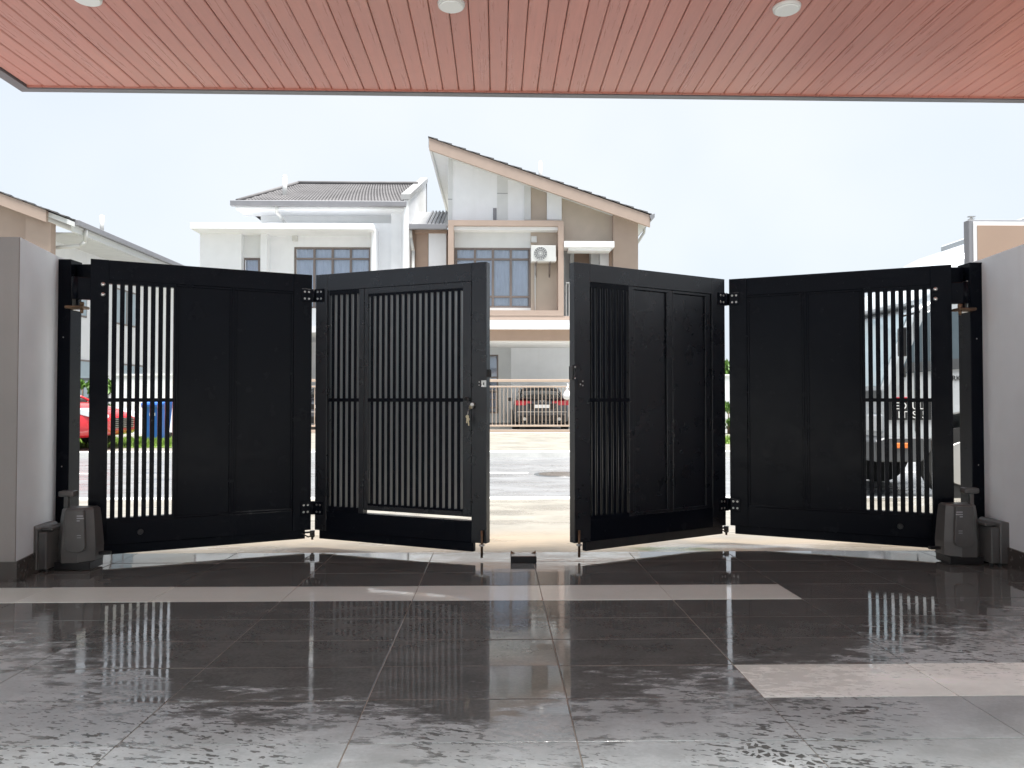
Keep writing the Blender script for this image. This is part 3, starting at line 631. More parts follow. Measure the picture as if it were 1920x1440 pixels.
# ================================================================== HOUSES opposite
def fb(m, x0, x1, yt, yb, Y, dep, bev=0.0):
    """add a facade box measured in the photograph at depth Y"""
    xm, ym = (x0 + x1) / 2, (yt + yb) / 2
    X0, X1 = at(x0, ym, Y).x, at(x1, ym, Y).x; Z1, Z0 = at(xm, yt, Y).z, at(xm, yb, Y).z
    m.box(X0, X1, Y, Y + dep, Z0, Z1, bev); return X0, X1, Z0, Z1
def fpart(name, mat, par, x0, x1, yt, yb, Y, dep, bev=0.0):
    m = MB(); fb(m, x0, x1, yt, yb, Y, dep, bev); o = m.build(name, mat, par); o.matrix_parent_inverse = par.matrix_world.inverted() if False else Matrix.Identity(4); return o
def grid_window(par, X0, X1, Z0, Z1, Y, cols, rows, fr=0.06, dep=0.07, cur='curtain', name='window', frmat='win_frame', curtain=True):
    """rows: list of fractional heights bottom->top. window (frame) > pane, curtain"""
    m = MB()
    m.box(X0, X1, Y, Y + dep, Z1 - fr, Z1); m.box(X0, X1, Y, Y + dep, Z0, Z0 + fr)
    m.box(X0, X0 + fr, Y + .001, Y + dep - .001, Z0 + fr, Z1 - fr); m.box(X1 - fr, X1, Y + .001, Y + dep - .001, Z0 + fr, Z1 - fr)
    iw = (X1 - X0 - 2 * fr); zs = [Z0 + fr + (Z1 - Z0 - 2 * fr) * r for r in rows]
    for c in range(1, cols):
        xc = X0 + fr + iw * c / cols; m.box(xc - fr * 0.6, xc + fr * 0.6, Y + .002, Y + dep - .002, Z0 + fr, Z1 - fr)
    for z in zs[1:-1]:
        m.box(X0 + fr, X1 - fr, Y - .004, Y + dep - .004, z - fr * 0.5, z + fr * 0.5)
    w = m.build(name, frmat, par)
    for c in range(cols):
        xa, xb = X0 + fr + iw * c / cols + 0.02, X0 + fr + iw * (c + 1) / cols - 0.02
        for r in range(len(zs) - 1):
            p = MB(); p.box(xa, xb, Y + dep * 0.45, Y + dep * 0.45 + 0.006, zs[r] + 0.02, zs[r + 1] - 0.02); p.build('pane', 'glass', w)
    # curtain and dark room
    if curtain:
        cm = MB(); N = 60; ring0, ring1 = [], []
        for i in range(N + 1):
            x = X0 + 0.05 + (X1 - X0 - 0.1) * i / N; yy = Y + dep + 0.04 + 0.028 * math.sin(i * 1.7) + 0.01 * math.sin(i * 4.1)
            ring0.append((x, yy, Z0 + 0.03)); ring1.append((x, yy, Z1 - 0.03))
        cm.rings([ring0, ring1], close=False, caps=False); cm.build('curtain', cur, w)
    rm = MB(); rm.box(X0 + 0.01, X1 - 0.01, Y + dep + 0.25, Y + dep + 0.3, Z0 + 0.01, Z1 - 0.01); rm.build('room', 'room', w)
    return w
def tile_field(par, p00, p10, p11, p01, courses, cols, name='roof_tiles', mat='roof_tile', lift=0.035):
    """quad p00->p10 eave, p01->p11 ridge; stepped courses with a wave across"""
    b = bmesh.new(); A, Bv, C, D = map(Vector, (p00, p10, p11, p01))
    nrm = (Bv - A).cross(D - A).normalized()
    if nrm.z < 0: nrm = -nrm
    sub = 4
    for r in range(courses):
        v0, v1 = r / courses, (r + 1) / courses
        lo, hi = [], []
        low0 = []
        for i in range(cols * sub + 1):
            u = i / (cols * sub); ph = (i % sub) / sub
            wv = 0.5 - 0.5 * math.cos(2 * math.pi * (ph + (0.5 * (r % 2))))
            base0 = A.lerp(Bv, u).lerp(D.lerp(C, u), v0 - 0.012 if r else v0); base1 = A.lerp(Bv, u).lerp(D.lerp(C, u), v1)
            lo.append(b.verts.new(base0 + nrm * (lift * 0.75 + wv * lift * 0.5))); hi.append(b.verts.new(base1 + nrm * (wv * lift * 0.5)))
            low0.append(b.verts.new(base0 + nrm * (-0.01)))
        for i in range(cols * sub):
            b.faces.new([lo[i], lo[i + 1], hi[i + 1], hi[i]]); b.faces.new([low0[i], low0[i + 1], lo[i + 1], lo[i]])
        b.faces.new([low0[0], lo[0], hi[0]]); b.faces.new([low0[-1], hi[-1], lo[-1]])
    bmesh.ops.recalc_face_normals(b, faces=b.faces)
    me = bpy.data.meshes.new(name); b.to_mesh(me); b.free(); me.materials.append(M[mat])
    o = bpy.data.objects.new(name, me); COL.objects.link(o); o.parent = par; o['kind'] = 'stuff'; return o

# ---------------------------------------------------------------- tan house with mono-pitch roof
YW, YFR = 24.0, 23.45
TH_ = thing('tan_house', 'tan and white two-storey house with a steep single-slope roof and an air conditioner', 'house', (0, 0, 0))
H = TH_
def zt(px, py, Y=YW): return at(px, py, Y)
# gable wall (white) with the sloping top
XL, XR = at(840, 400, YW).x, at(1194, 450, YW).x
zl, zr = at(840, 276, YW).z, at(1194, 400, YW).z
xs1053 = at(1053, 400, YW).x; z1053 = zl + (zr - zl) * (xs1053 - XL) / (XR - XL)
ztop_frame = at(948, 420, YW).z
m = MB(); m.prism([(XL, ztop_frame), (xs1053, ztop_frame), (xs1053, z1053), (XL, zl)], 'y', YW, YW + 0.2); m.build('gable_wall', 'white', H)
zc = at(1100, 460, YW).z
x1148 = at(1148, 450, YW).x; z1148 = zl + (zr - zl) * (x1148 - XL) / (XR - XL)
m = MB(); m.prism([(xs1053, zc), (x1148, zc), (x1148, z1148), (xs1053, z1053)], 'y', YW + 0.004, YW + 0.2); m.build('gable_wall', 'tan_groove', H)
zb2 = at(1100, 600, YW).z
m = MB(); m.prism([(x1148, zb2), (XR, zb2), (XR, zr), (x1148, z1148)], 'y', YW - 0.22, YW + 0.2); m.build('pier', 'tan', H)
def slope_z(px): X = at(px, 400, YW).x; return zl + (zr - zl) * (X - XL) / (XR - XL)
def gable_strip(name, mat, x0, x1, yb, proud):
    X0, X1 = at(x0, 400, YW).x, at(x1, 400, YW).x; zb = at((x0 + x1) / 2, yb, YW).z
    m = MB(); m.prism([(X0, zb), (X1, zb), (X1, slope_z(x1) - 0.002), (X0, slope_z(x0) - 0.002)], 'y', YW - proud, YW); return m.build(name, mat, H)
gable_strip('corner_strip', 'lightgrey', 840.5, 848, 413, 0.03)
gable_strip('grey_panel', 'lightgrey', 932, 952, 413, 0.012)
fpart('groove', 'gutter', H, 932, 952, 362, 363, YW - 0.018, 0.02)
fpart('groove', 'gutter', H, 840, 848, 373, 374, YW - 0.036, 0.02)
fpart('vent_slot', 'gutter', H, 924.5, 931, 390, 413, YW - 0.02, 0.02)
gable_strip('pilaster', 'lightgrey', 983, 995, 413, 0.07)
gable_strip('tan_panel', 'tan_groove', 995.2, 1025, 413, 0.02)
gable_strip('pilaster', 'white', 1025.3, 1052.6, 413, 0.10)
# roof slab: front edge at YR, slopes down to the right
YRF, YRB = 23.2, 31.5
A = at(806, 262, YRF); Bq = at(1219, 407, YRF)
def slab(y0, y1, xA, zA, xB, zB, th, name, mat, par):
    m = MB(); m.prism([(xA, zA), (xB, zB), (xB, zB - th), (xA, zA - th)], 'y', y0, y1); return m.build(name, mat, par)
rf = slab(YRF + 0.10, YRB, A.x, A.z + 0.02, Bq.x, Bq.z + 0.02, 0.16, 'roof', 'offwhite', H)
slab(YRF, YRF + 0.10, A.x - 0.02, A.z + 0.06, Bq.x, Bq.z + 0.06, 0.36, 'bargeboard', 'tan', rf)
m = MB(); m.box(A.x - 0.05, A.x + 0.02, YRF + 0.101, YRB, A.z - 0.20, A.z + 0.08); m.build('ridge_board', 'lightgrey', rf)
tf = tile_field(rf, (Bq.x + 0.05, YRF - 0.03, Bq.z + 0.075), (Bq.x + 0.05, YRB, Bq.z + 0.075), (A.x - 0.06, YRB, A.z + 0.085), (A.x - 0.06, YRF - 0.03, A.z + 0.085), 32, 26, lift=0.035)
m = MB(); m.prism([(Bq.x - 0.02, Bq.z + 0.05), (Bq.x + 0.14, Bq.z + 0.10), (Bq.x + 0.13, Bq.z - 0.02), (Bq.x + 0.02, Bq.z - 0.10)], 'y', YRF - 0.04, YRB); m.build('gutter', 'gutter', rf)
gx, gz = Bq.x + 0.02, Bq.z - 0.10
m = MB(); m.path([(gx + 0.03, 24.3, gz + 0.05), (gx, 24.3, gz - 0.15), (XR + 0.06, 24.4, gz - 0.5), (XR + 0.06, 24.4, -0.1)], 0.045, 10); m.build('downpipe', 'pvc', H)
vp = at(1013, 322, 26.0); m = MB(); m.cyl((vp.x, 26, vp.z - 0.45), (vp.x, 26, vp.z + 0.32), 0.06, 0.06, 12); m.ball((vp.x, 26, vp.z + 0.32), 0.06, 10, 6); m.build('vent_pipe', 'pvc', rf)
# projecting picture frame box of the first floor
zf0 = at(948, 592, YFR).z; zf1 = at(948, 413, YFR).z
fx0, fx1 = at(840, 500, YFR).x, at(1057, 500, YFR).x
m = MB(); tk = 0.17
m.box(fx0, fx1, YFR, YW + 0.1, zf1 - tk, zf1); m.box(fx0, fx1, YFR, YW + 0.1, zf0, zf0 + tk); 
m.box(fx0, fx0 + tk, YFR + 0.001, YW + 0.1, zf0 + tk, zf1 - tk); m.box(fx1 - tk, fx1, YFR + 0.001, YW + 0.1, zf0 + tk, zf1 - tk); m.build('window_box', 'tan', H)
m = MB(); m.box(fx0 + tk, fx1 - tk, YFR + 0.12, YW, zf1 - tk - 0.10, zf1 - tk - 0.001); m.build('box_soffit', 'white', H)
xa, xb, xc_ = fx0 + tk, at(995, 500, YW).x, fx1 - tk
zw1, zw0 = at(924, 465, YW).z, at(924, 577.5, YW).z
m = MB(); m.box(xa, xb, YW - 0.05, YW + 0.1, zw1, zf1 - tk - 0.101); m.build('lintel_panel', 'lightgrey', H)
m = MB(); m.box(xa, xb, YW - 0.05, YW + 0.1, zf0 + tk, zw0); m.build('sill_panel', 'offwhite', H)
m = MB(); m.box(xb, xc_, YW - 0.08, YW + 0.1, zf0 + tk, zf1 - tk - 0.101); m.build('side_panel', 'tan_groove', H)
grid_window(H, xa + 0.02, xb - 0.005, zw0, zw1, YW - 0.03, 4, [0, 0.165, 0.83, 1.0], 0.06)
# air conditioner
a0 = at(996, 458, 23.3); a1 = at(1043, 489, 23.3)
ac = thing('air_conditioner', 'white outdoor air conditioner unit with round fan grille on two brackets', 'air conditioner', ((a0.x + a1.x) / 2, 23.60, a1.z))
aw = (a1.x - a0.x) / 2; ah = a0.z - a1.z
m = MB(); m.box(-aw, aw, -0.16, 0.16, 0, ah, 0.02, seg=2); m.build('casing', 'pvc', ac)
m = MB()
for r_ in (0.07, 0.12, 0.17, 0.205):
    for i in range(28):
        t0, t1 = 2 * math.pi * i / 28, 2 * math.pi * (i + 1) / 28; m.cyl((-0.09 + r_ * math.cos(t0), -0.168, ah / 2 + r_ * math.sin(t0)), (-0.09 + r_ * math.cos(t1), -0.168, ah / 2 + r_ * math.sin(t1)), 0.006, 0.006, 4, False)
for i in range(16):
    t0 = 2 * math.pi * i / 16; m.cyl((-0.09, -0.168, ah / 2), (-0.09 + 0.205 * math.cos(t0), -0.168, ah / 2 + 0.205 * math.sin(t0)), 0.004, 0.004, 4, False)
m.build('fan_grille', 'lightgrey', ac)
m = MB(); m.cyl((-0.09, -0.162, ah / 2), (-0.09, -0.158, ah / 2), 0.20, 0.20, 28); m.build('fan_opening', 'truck_grey', ac)
m = MB(); m.box(aw - 0.16, aw + 0.015, -0.14, 0.1, 0.02, 0.16, 0.01); m.build('valve_cover', 'pvc', ac)
for s_ in (-0.55, 0.55):
    m = MB(); m.box(aw * s_ - 0.02, aw * s_ + 0.02, -0.2, 0.34, -0.04, 0.0); m.box(aw * s_ - 0.02, aw * s_ + 0.02, 0.30, 0.34, -0.42, -0.04); m.cyl((aw * s_, -0.12, -0.04), (aw * s_, 0.32, -0.38), 0.014, 0.014, 6); m.build('bracket', 'win_frame', ac)
jb = at(1001, 449, 23.85); m = MB(); m.box(jb.x - 0.09, jb.x + 0.09, 23.80, 23.93, jb.z - 0.10, jb.z + 0.10, 0.015); tag(m.build('junction_box', 'pvc', H), None, None)
m = MB(); cp = at(1003.5, 500, 23.86); m.cyl((cp.x, 23.88, at(1003, 600, 23.86).z), (cp.x, 23.88, a1.z), 0.022, 0.022, 8); m.build('drain_pipe', 'pvc', H)
# canopy, recessed balcony, door on the right
m = MB(); fb(m, 1058, 1152, 452, 463, 23.35, 0.66); m.build('canopy', 'white', H)
m = MB(); cx0, cx1 = at(1066, 470, 23.45).x, at(1146, 470, 23.45).x; cz = at(1100, 463, 23.4).z
m.box(cx0, cx1, 23.5, 24.0, cz - 0.09, cz); m.build('canopy_soffit', 'white', H)
fpart('balcony_wall', 'lightgrey', H, 1057, 1148, 464, 600, 25.2, 0.15)
fpart('pilaster', 'white', H, 1069, 1076, 466, 600, 25.0, 0.18)
fpart('door', 'brown', H, 1077, 1107, 471, 600, 25.12, 0.07)
fpart('pilaster', 'offwhite', H, 1108, 1124, 468, 600, 24.6, 0.5)
fpart('pilaster', 'white', H, 1125, 1143, 468, 600, 24.3, 0.8)
fpart('pilaster', 'brown', H, 1143.5, 1148, 468, 600, 24.1, 0.9)
ra = at(1061, 529, 23.7); rb = at(1148, 595, 23.7)
m = MB(); m.box(ra.x, rb.x, 23.68, 23.72, ra.z - 0.04, ra.z); m.box(ra.x, rb.x, 23.68, 23.72, rb.z, rb.z + 0.04)
k = ra.x
while k < rb.x: m.box(k, k + 0.02, 23.69, 23.71, rb.z + 0.04, ra.z - 0.04); k += 0.09
m.build('balcony_rail', 'pvc', H)
# floor bands and beam over the car porch
bx0, bx1 = at(770, 600, 23.4).x, at(1194, 600, 23.4).x
def band(name, mat, yt, yb, Y, dep, x0=bx0, x1=bx1):
    m = MB(); m.box(x0, x1, Y, Y + dep, at(960, yb, Y).z, at(960, yt, Y).z); return m.build(name, mat, H)
band('band', 'tan', 592.6, 599.5, 23.46, 0.6); band('band', 'offwhite', 600, 610, 23.30, 0.9); band('band', 'white', 610.4, 616.5, 23.22, 0.9)
band('porch_beam', 'brown', 617, 637.5, 23.5, 0.3)
zps = at(960, 637.5, 23.5).z
m = MB(); m.box(bx0, bx1, 23.8, 26.8, zps - 0.02, zps + 0.2); m.build('porch_soffit', 'white', H)
# side walls and upper volume, kept shallow so daylight reaches the porch wall
m = MB(); m.box(XL, XL + 0.2, YW + 0.2, 26.6, zps + 0.2, zl - 0.3); m.box(XR - 0.2, XR, YW + 0.2, 26.6, zps + 0.2, zr - 0.2); m.build('side_wall', 'white', H)
m = MB(); m.box(XL, XR, 26.6, 26.8, zps + 0.2, zr - 0.2); m.build('rear_wall', 'white', H)
m = MB(); m.box(bx1 - 0.3, bx1, 23.5, 23.9, -0.1, zps + 0.1); m.build('porch_pier', 'tan', H)
# ground-floor back wall with window, plug box and tile skirting
YB = 28.6
wx0, wx1 = at(900, 700, YB).x, at(934.3, 700, YB).x; wz1, wz0 = at(930, 665, YB).z, at(930, 775, YB).z
gx0, gx1 = bx0, bx1; zs0, zs1 = -0.10, zps
m = MB(); x958 = at(958, 700, YB).x
m.box(wx1, x958, YB, YB + 0.2, zs0, zs1 + 1.2); m.box(gx0, wx0, YB, YB + 0.2, zs0, zs1 + 1.2); m.box(wx0, wx1, YB, YB + 0.2, wz1, zs1 + 1.2); m.box(wx0, wx1, YB, YB + 0.2, zs0, wz0); m.build('porch_wall', 'lightgrey', H)
m = MB(); m.box(x958, gx1, YB - 0.25, YB + 0.2, zs0, zs1 + 1.2); m.build('porch_wall', 'white', H)
gw = grid_window(H, wx0, wx1, wz0, wz1, YB + 0.02, 2, [0, 0.36, 0.62, 1.0], 0.05)
m = MB()
for k in range(4): m.box(wx0 + 0.02 + k * (wx1 - wx0 - 0.05) / 3, wx0 + 0.04 + k * (wx1 - wx0 - 0.05) / 3, YB - 0.03, YB - 0.01, wz0, wz0 + 0.85)
for k, f in enumerate((0.0, 0.2, 0.5, 0.85)): m.box(wx0, wx1, YB - 0.031, YB - 0.009, wz0 + f, wz0 + f + 0.02)
m.build('grille', 'tan_metal', gw)
pb = at(946.5, 779.5, YB - 0.03); m = MB(); m.box(pb.x - 0.05, pb.x + 0.05, YB - 0.06, YB + 0.01, pb.z - 0.06, pb.z + 0.06, 0.01); m.build('socket_box', 'pvc', H)
m = MB(); m.box(gx0, gx1, 22.3, YB, -0.12, -0.094); m.build('porch_floor', 'bounce_pale', H)  # pale slab added to bounce light inside this porch
for x_ in (gx0 + 0.1, gx1 - 0.1): m = MB(); m.box(x_ - 0.1, x_ + 0.1, 31.1, 31.3, -0.1, zr - 0.1); m.build('rear_column', 'white', H)
x = gx0; 
while x < x958 - 0.02:
    m = MB(); m.box(x + 0.008, min(x + 0.125, x958), YB - 0.02, YB + 0.005, zs0, zs0 + 0.115); m.build('skirting_tile', 'green_wall', H); x += 0.135
# link block between the two houses
lx0, lx1 = at(769, 480, YW).x, at(839, 480, YW).x
m = MB(); m.box(lx0, lx1, YW + 0.12, YW + 0.3, zps, at(800, 428, YW).z); m.build('link_wall', 'brown', H)
fpart('link_panel', 'white', H, 803.5, 836.5, 437, 600, YW - 0.02, 0.16)
fpart('link_beam', 'brown', H, 777, 838, 430, 437.3, YW - 0.06, 0.2)
fpart('link_panel', 'brown', H, 780, 802.8, 437.6, 600, YW + 0.05, 0.1)
e0, e1 = at(769, 424, 23.6), at(838, 424, 23.6); rz = at(800, 396, 26.2).z
m = MB(); m.box(lx0 - 0.02, lx1, 23.52, 23.66, e0.z - 0.10, e0.z + 0.06, 0.01); m.build('link_gutter', 'gutter', H)
m = MB(); m.prism([(23.6, e0.z), (26.3, rz), (26.3, rz - 0.12), (23.6, e0.z - 0.08)], 'x', lx0, lx1 + 0.02); lr = m.build('link_roof', 'roof_metal', H)
for k in range(5):
    xk = lx0 + (lx1 - lx0) * (0.42 + 0.10 * k)
    m = MB(); m.prism([(23.6, e0.z + 0.002), (26.3, rz + 0.002), (26.3, rz + 0.05), (23.6, e0.z + 0.05)], 'x', xk, xk + 0.055); m.build('roof_rib', 'gutter', lr)
dp = at(769, 432, 23.75); m = MB(); d2 = at(774, 470, 23.75); m.path([(dp.x, 23.72, dp.z + 0.1), (dp.x + 0.02, 23.75, dp.z - 0.25), (d2.x, 23.85, d2.z), (d2.x, 23.85, zps)], 0.055, 10); m.build('downpipe', 'pvc', H)

# ---------------------------------------------------------------- white house
WH = thing('white_house', 'white two-storey house with grey tiled hip roof and wide flat slab over its window', 'house', (0, 0, 0)); H = WH
YM = 24.0
# main wall with window hole
mx0, mx1 = at(500, 480, YM).x, at(752, 480, YM).x
zt_ = at(620, 418, YM).z; zb_ = at(620, 620, YM).z
hx0, hx1 = at(551, 490, YM).x, at(694.5, 490, YM).x; hz1, hz0 = at(620, 463, YM).z, at(620, 578, YM).z
m = MB(); m.box(mx0, hx0, YM, YM + 0.2, zb_, zt_); m.box(hx1, mx1, YM, YM + 0.2, zb_, zt_); m.box(hx0, hx1, YM, YM + 0.2, hz1, zt_); m.box(hx0, hx1, YM, YM + 0.2, zb_, hz0); m.build('wall', 'white', H)
grid_window(H, hx0, hx1, hz0, hz1, YM + 0.05, 4, [0, 0.17, 0.83, 1.0], 0.055, cur='blind')
# flat slab and drop fin around the window
m = MB(); sx0, sx1 = at(356, 425, 23.0).x, at(500, 425, 23.0).x; sz1, sz0 = at(430, 418, 23.0).z, at(430, 429, 23.0).z
m.box(sx0, at(703, 425, 23.3).x, 23.0, YM + 0.02, sz0, sz1, 0.01); m.build('slab', 'white', H)
fpart('fin', 'white', H, 696.5, 703.5, 429.5, 620, 23.30, 0.72)
# upper recessed wall under the eaves
fpart('clerestory', 'offwhite', H, 489, 752, 388, 420, 24.35, 0.3)
fpart('pilaster', 'white', H, 733, 753, 388, 620, YM - 0.12, 0.5)
fpart('corner_pier', 'white', H, 753.2, 767, 384, 620, YM - 0.35, 0.8)
# left wing
fpart('wing_wall', 'white', H, 374, 452, 430, 620, YM - 0.3, 0.3)
fpart('wing_strip', 'offwhite', H, 452, 490, 430, 483, YM - 0.1, 0.3)
fpart('wing_pier', 'white', H, 488, 500, 430, 620, YM - 0.35, 0.5)
w0, w1 = at(456, 484, YM), at(487, 545, YM)
grid_window(H, w0.x, w1.x, w1.z, w0.z, YM - 0.02, 1, [0, 1.0], 0.05, cur='blind')
fpart('wing_wall', 'white', H, 452, 488, 546, 620, YM - 0.1, 0.3)
m = MB(); wxl = at(374, 480, 23.7).x; m.box(wxl, wxl + 0.2, 24.0, 31, -0.1, at(374, 432, 23.7).z); m.build('side_wall', 'white', H)
lb = at(554, 447, YM); m = MB(); m.box(lb.x - 0.08, lb.x + 0.08, YM - 0.10, YM + 0.01, lb.z - 0.10, lb.z + 0.10, 0.012); m.build('wall_lamp', 'pvc', H)
# roof
eL, eR = at(434, 379, 23.4), at(762, 379, 23.4)
YRD = 26.8; rdz = at(670, 346, YRD).z
rL, rR = at(559, 346, YRD).x, at(783, 346, YRD).x
m = MB(); m.prism([(23.42, eL.z - 0.02), (YRD, rdz - 0.04), (30.2, eL.z - 0.02)], 'x', at(560, 379, 23.4).x, eR.x); rf = m.build('roof', 'offwhite', H)
tile_field(rf, (at(444, 379, 23.4).x, 23.4, eL.z), (eR.x + 0.05, 23.4, eL.z), (eR.x + 0.05, YRD, rdz), (rL, YRD, rdz), 17, 50, lift=0.026)
tile_field(rf, (at(444, 379, 23.4).x, 30.2, eL.z), (at(444, 379, 23.4).x, 23.4, eL.z), (rL, YRD, rdz), (rL - 0.001, YRD + 0.02, rdz), 13, 24, lift=0.035)
m = MB(); m.cyl((rL, YRD, rdz + 0.05), (eR.x, YRD, rdz + 0.05), 0.07, 0.07, 8); m.cyl((at(444, 379, 23.4).x, 23.42, eL.z + 0.05), (rL, YRD, rdz + 0.05), 0.06, 0.06, 8); m.build('ridge_cap', 'roof_tile', rf)
m = MB(); m.box(eL.x, eR.x, 23.26, 23.42, eL.z - 0.14, eL.z + 0.03, 0.015); m.build('gutter', 'gutter', rf)
m = MB(); m.box(at(442, 388, 23.45).x, eR.x, 23.43, 24.4, at(600, 392, 23.43).z, eL.z - 0.05); m.build('eaves', 'white', rf)
sp_ = at(519, 386, 23.35); m = MB(); m.path([(sp_.x, 23.34, sp_.z), (sp_.x, 23.36, sp_.z - 0.2), (sp_.x + 0.06, 23.9, sp_.z - 0.34), (sp_.x + 0.06, 24.4, sp_.z - 0.4)], 0.05, 10); m.build('spout', 'pvc', rf)
vp = at(534, 352, 24.6); m = MB(); m.cyl((vp.x, 24.6, at(534, 372, 24.6).z), (vp.x, 24.6, at(534, 332, 24.6).z), 0.075, 0.075, 12); m.ball((vp.x, 24.6, at(534, 332, 24.6).z), 0.08, 10, 6); m.build('vent_pipe', 'pvc', rf)
# gable parapet rising beside the roof
px_ = at(766, 372, 23.4).x; pz0 = at(762, 375, 23.35).z; YP1 = 29.2; pz1 = at(800, 341, YP1).z
m = MB(); m.prism([(23.35, pz0), (YP1, pz1), (YP1, zb_), (23.35, zb_)], 'x', px_ - 0.14, px_); m.build('parapet', 'white', H)
m = MB(); m.prism([(23.30, pz0), (YP1 + 0.05, pz1), (YP1 + 0.05, pz1 + 0.17), (23.30, pz0 + 0.17)], 'x', px_ - 0.22, px_ + 0.06); m.build('coping', 'roof_metal', H)
m = MB(); m.box(px_ + 0.002, px_ + 0.03, YP1 - 0.02, YP1 + 0.04, pz1 - 1.3, pz1 - 0.01); m.build('edge_flashing', 'gutter', H)
# ground floor
m = MB(); m.box(wxl, px_, 27.8, 28.0, -0.1, zb_ + 0.1); m.build('porch_wall', 'white', H)
m = MB(); m.box(wxl, px_, 23.7, 27.8, zb_ - 0.08, zb_ + 0.12); m.build('porch_soffit', 'white', H)
for xx in (wxl + 0.2, px_ - 0.2): m = MB(); m.box(xx - 0.2, xx + 0.2, 23.72, 24.1, -0.1, zb_ - 0.08); m.build('porch_pier', 'white', H)
m = MB(); m.box(wxl, px_, 30.1, 30.3, -0.1, eL.z - 0.1); m.build('rear_wall', 'white', H)

# ---------------------------------------------------------------- left house (roof seen over the grey wall)
LH = thing('tan_house', 'tan gable-fronted house with long grey eaves gutter, rising over the grey wall end', 'house', (0, 0, 0)); H = LH
YF = 22.0
c0 = at(86, 402, YF); ex = c0.x
slope_l = (at(0, 362, YF).z - at(86, 394, YF).z) / (at(86, 394, YF).x - at(0, 362, YF).x)
ztop = at(86, 394, YF).z
xl = ex - 8.0
def rz_(x): return ztop + (ex - x) * slope_l
m = MB(); m.prism([(xl, -0.1), (ex - 0.75, -0.1), (ex - 0.75, rz_(ex - 0.75) - 0.3), (xl, rz_(xl) - 0.3)], 'y', YF + 0.5, YF + 0.7); m.build('gable_wall', 'tan', H)
m = MB(); m.prism([(at(38, 430, YF).x, at(38, 500, YF).z), (ex + 0.0, at(38, 500, YF).z), (ex + 0.0, rz_(ex) - 0.30), (at(38, 430, YF).x, rz_(at(38, 430, YF).x) - 0.3)], 'y', YF + 0.25, YF + 0.5); m.build('pier', 'tan', H)
m = MB(); m.prism([(xl, rz_(xl)), (ex, rz_(ex)), (ex, rz_(ex) - 0.34), (xl, rz_(xl) - 0.34)], 'y', YF, YF + 0.12); m.build('bargeboard', 'tan', H)
m = MB(); m.prism([(xl, rz_(xl) - 0.02), (ex + 0.55, rz_(ex + 0.55) - 0.02), (ex + 0.55, rz_(ex + 0.55) - 0.16), (xl, rz_(xl) - 0.16)], 'y', YF + 0.12, YF + 13); rfl = m.build('roof', 'offwhite', H)
tile_field(rfl, (ex + 0.55, YF - 0.03, rz_(ex + 0.55) + 0.02), (ex + 0.55, YF + 13, rz_(ex + 0.55) + 0.02), (xl, YF + 13, rz_(xl) + 0.02), (xl, YF - 0.03, rz_(xl) + 0.02), 26, 36, lift=0.035)
zg = rz_(ex + 0.55)
m = MB(); m.box(ex + 0.50, ex + 0.66, YF + 0.5, YF + 13, zg - 0.12, zg + 0.05, 0.01); m.build('gutter', 'gutter', rfl)
m = MB(); m.box(ex + 0.44, ex + 0.50, YF + 0.5, YF + 13, zg - 0.30, zg - 0.05); m.build('fascia', 'offwhite', rfl)
m = MB(); m.box(ex - 0.76, ex + 0.44, YF + 0.7, YF + 13, zg - 0.32, zg - 0.28); m.build('soffit', 'lightgrey', rfl)
m = MB(); m.box(ex - 0.9, ex - 0.75, YF + 0.7, YF + 13, -0.1, zg - 0.25); sw = m.build('side_wall', 'white', H)
for (ya, yb2, za, zb3) in ((24.0, 25.6, 3.6, 4.9), (27.5, 29.1, 3.6, 4.9), (24.2, 26.0, 0.9, 2.2), (28.0, 30.0, 0.9, 2.2)):
    m = MB(); m.box(ex - 0.755, ex - 0.72, ya, yb2, za, zb3); w_ = m.build('window', 'win_frame', H)
    for k in range(2):
        m = MB(); m.box(ex - 0.73, ex - 0.715, ya + 0.06 + k * (yb2 - ya) / 2, ya - 0.04 + (k + 1) * (yb2 - ya) / 2, za + 0.06, zb3 - 0.06); m.build('pane', 'screen_glass', w_)
q0, q1, q2 = at(84, 427, 22.3), at(120, 425, 23.0), at(125, 415, 23.2)
m = MB(); m.path([(ex - 0.6, 22.8, zg - 0.75), (ex + 0.42, 23.0, zg - 0.62), (ex + 0.56, 23.05, zg - 0.50), (ex + 0.58, 23.05, zg - 0.08)], 0.055, 10); m.build('downpipe', 'pvc', rfl)
m = MB(); m.cyl((ex - 1.6, 28.2, rz_(ex - 1.6)), (ex - 1.6, 28.2, rz_(ex - 1.6) + 0.75), 0.07, 0.07, 10); m.build('vent_pipe', 'pvc', rfl)
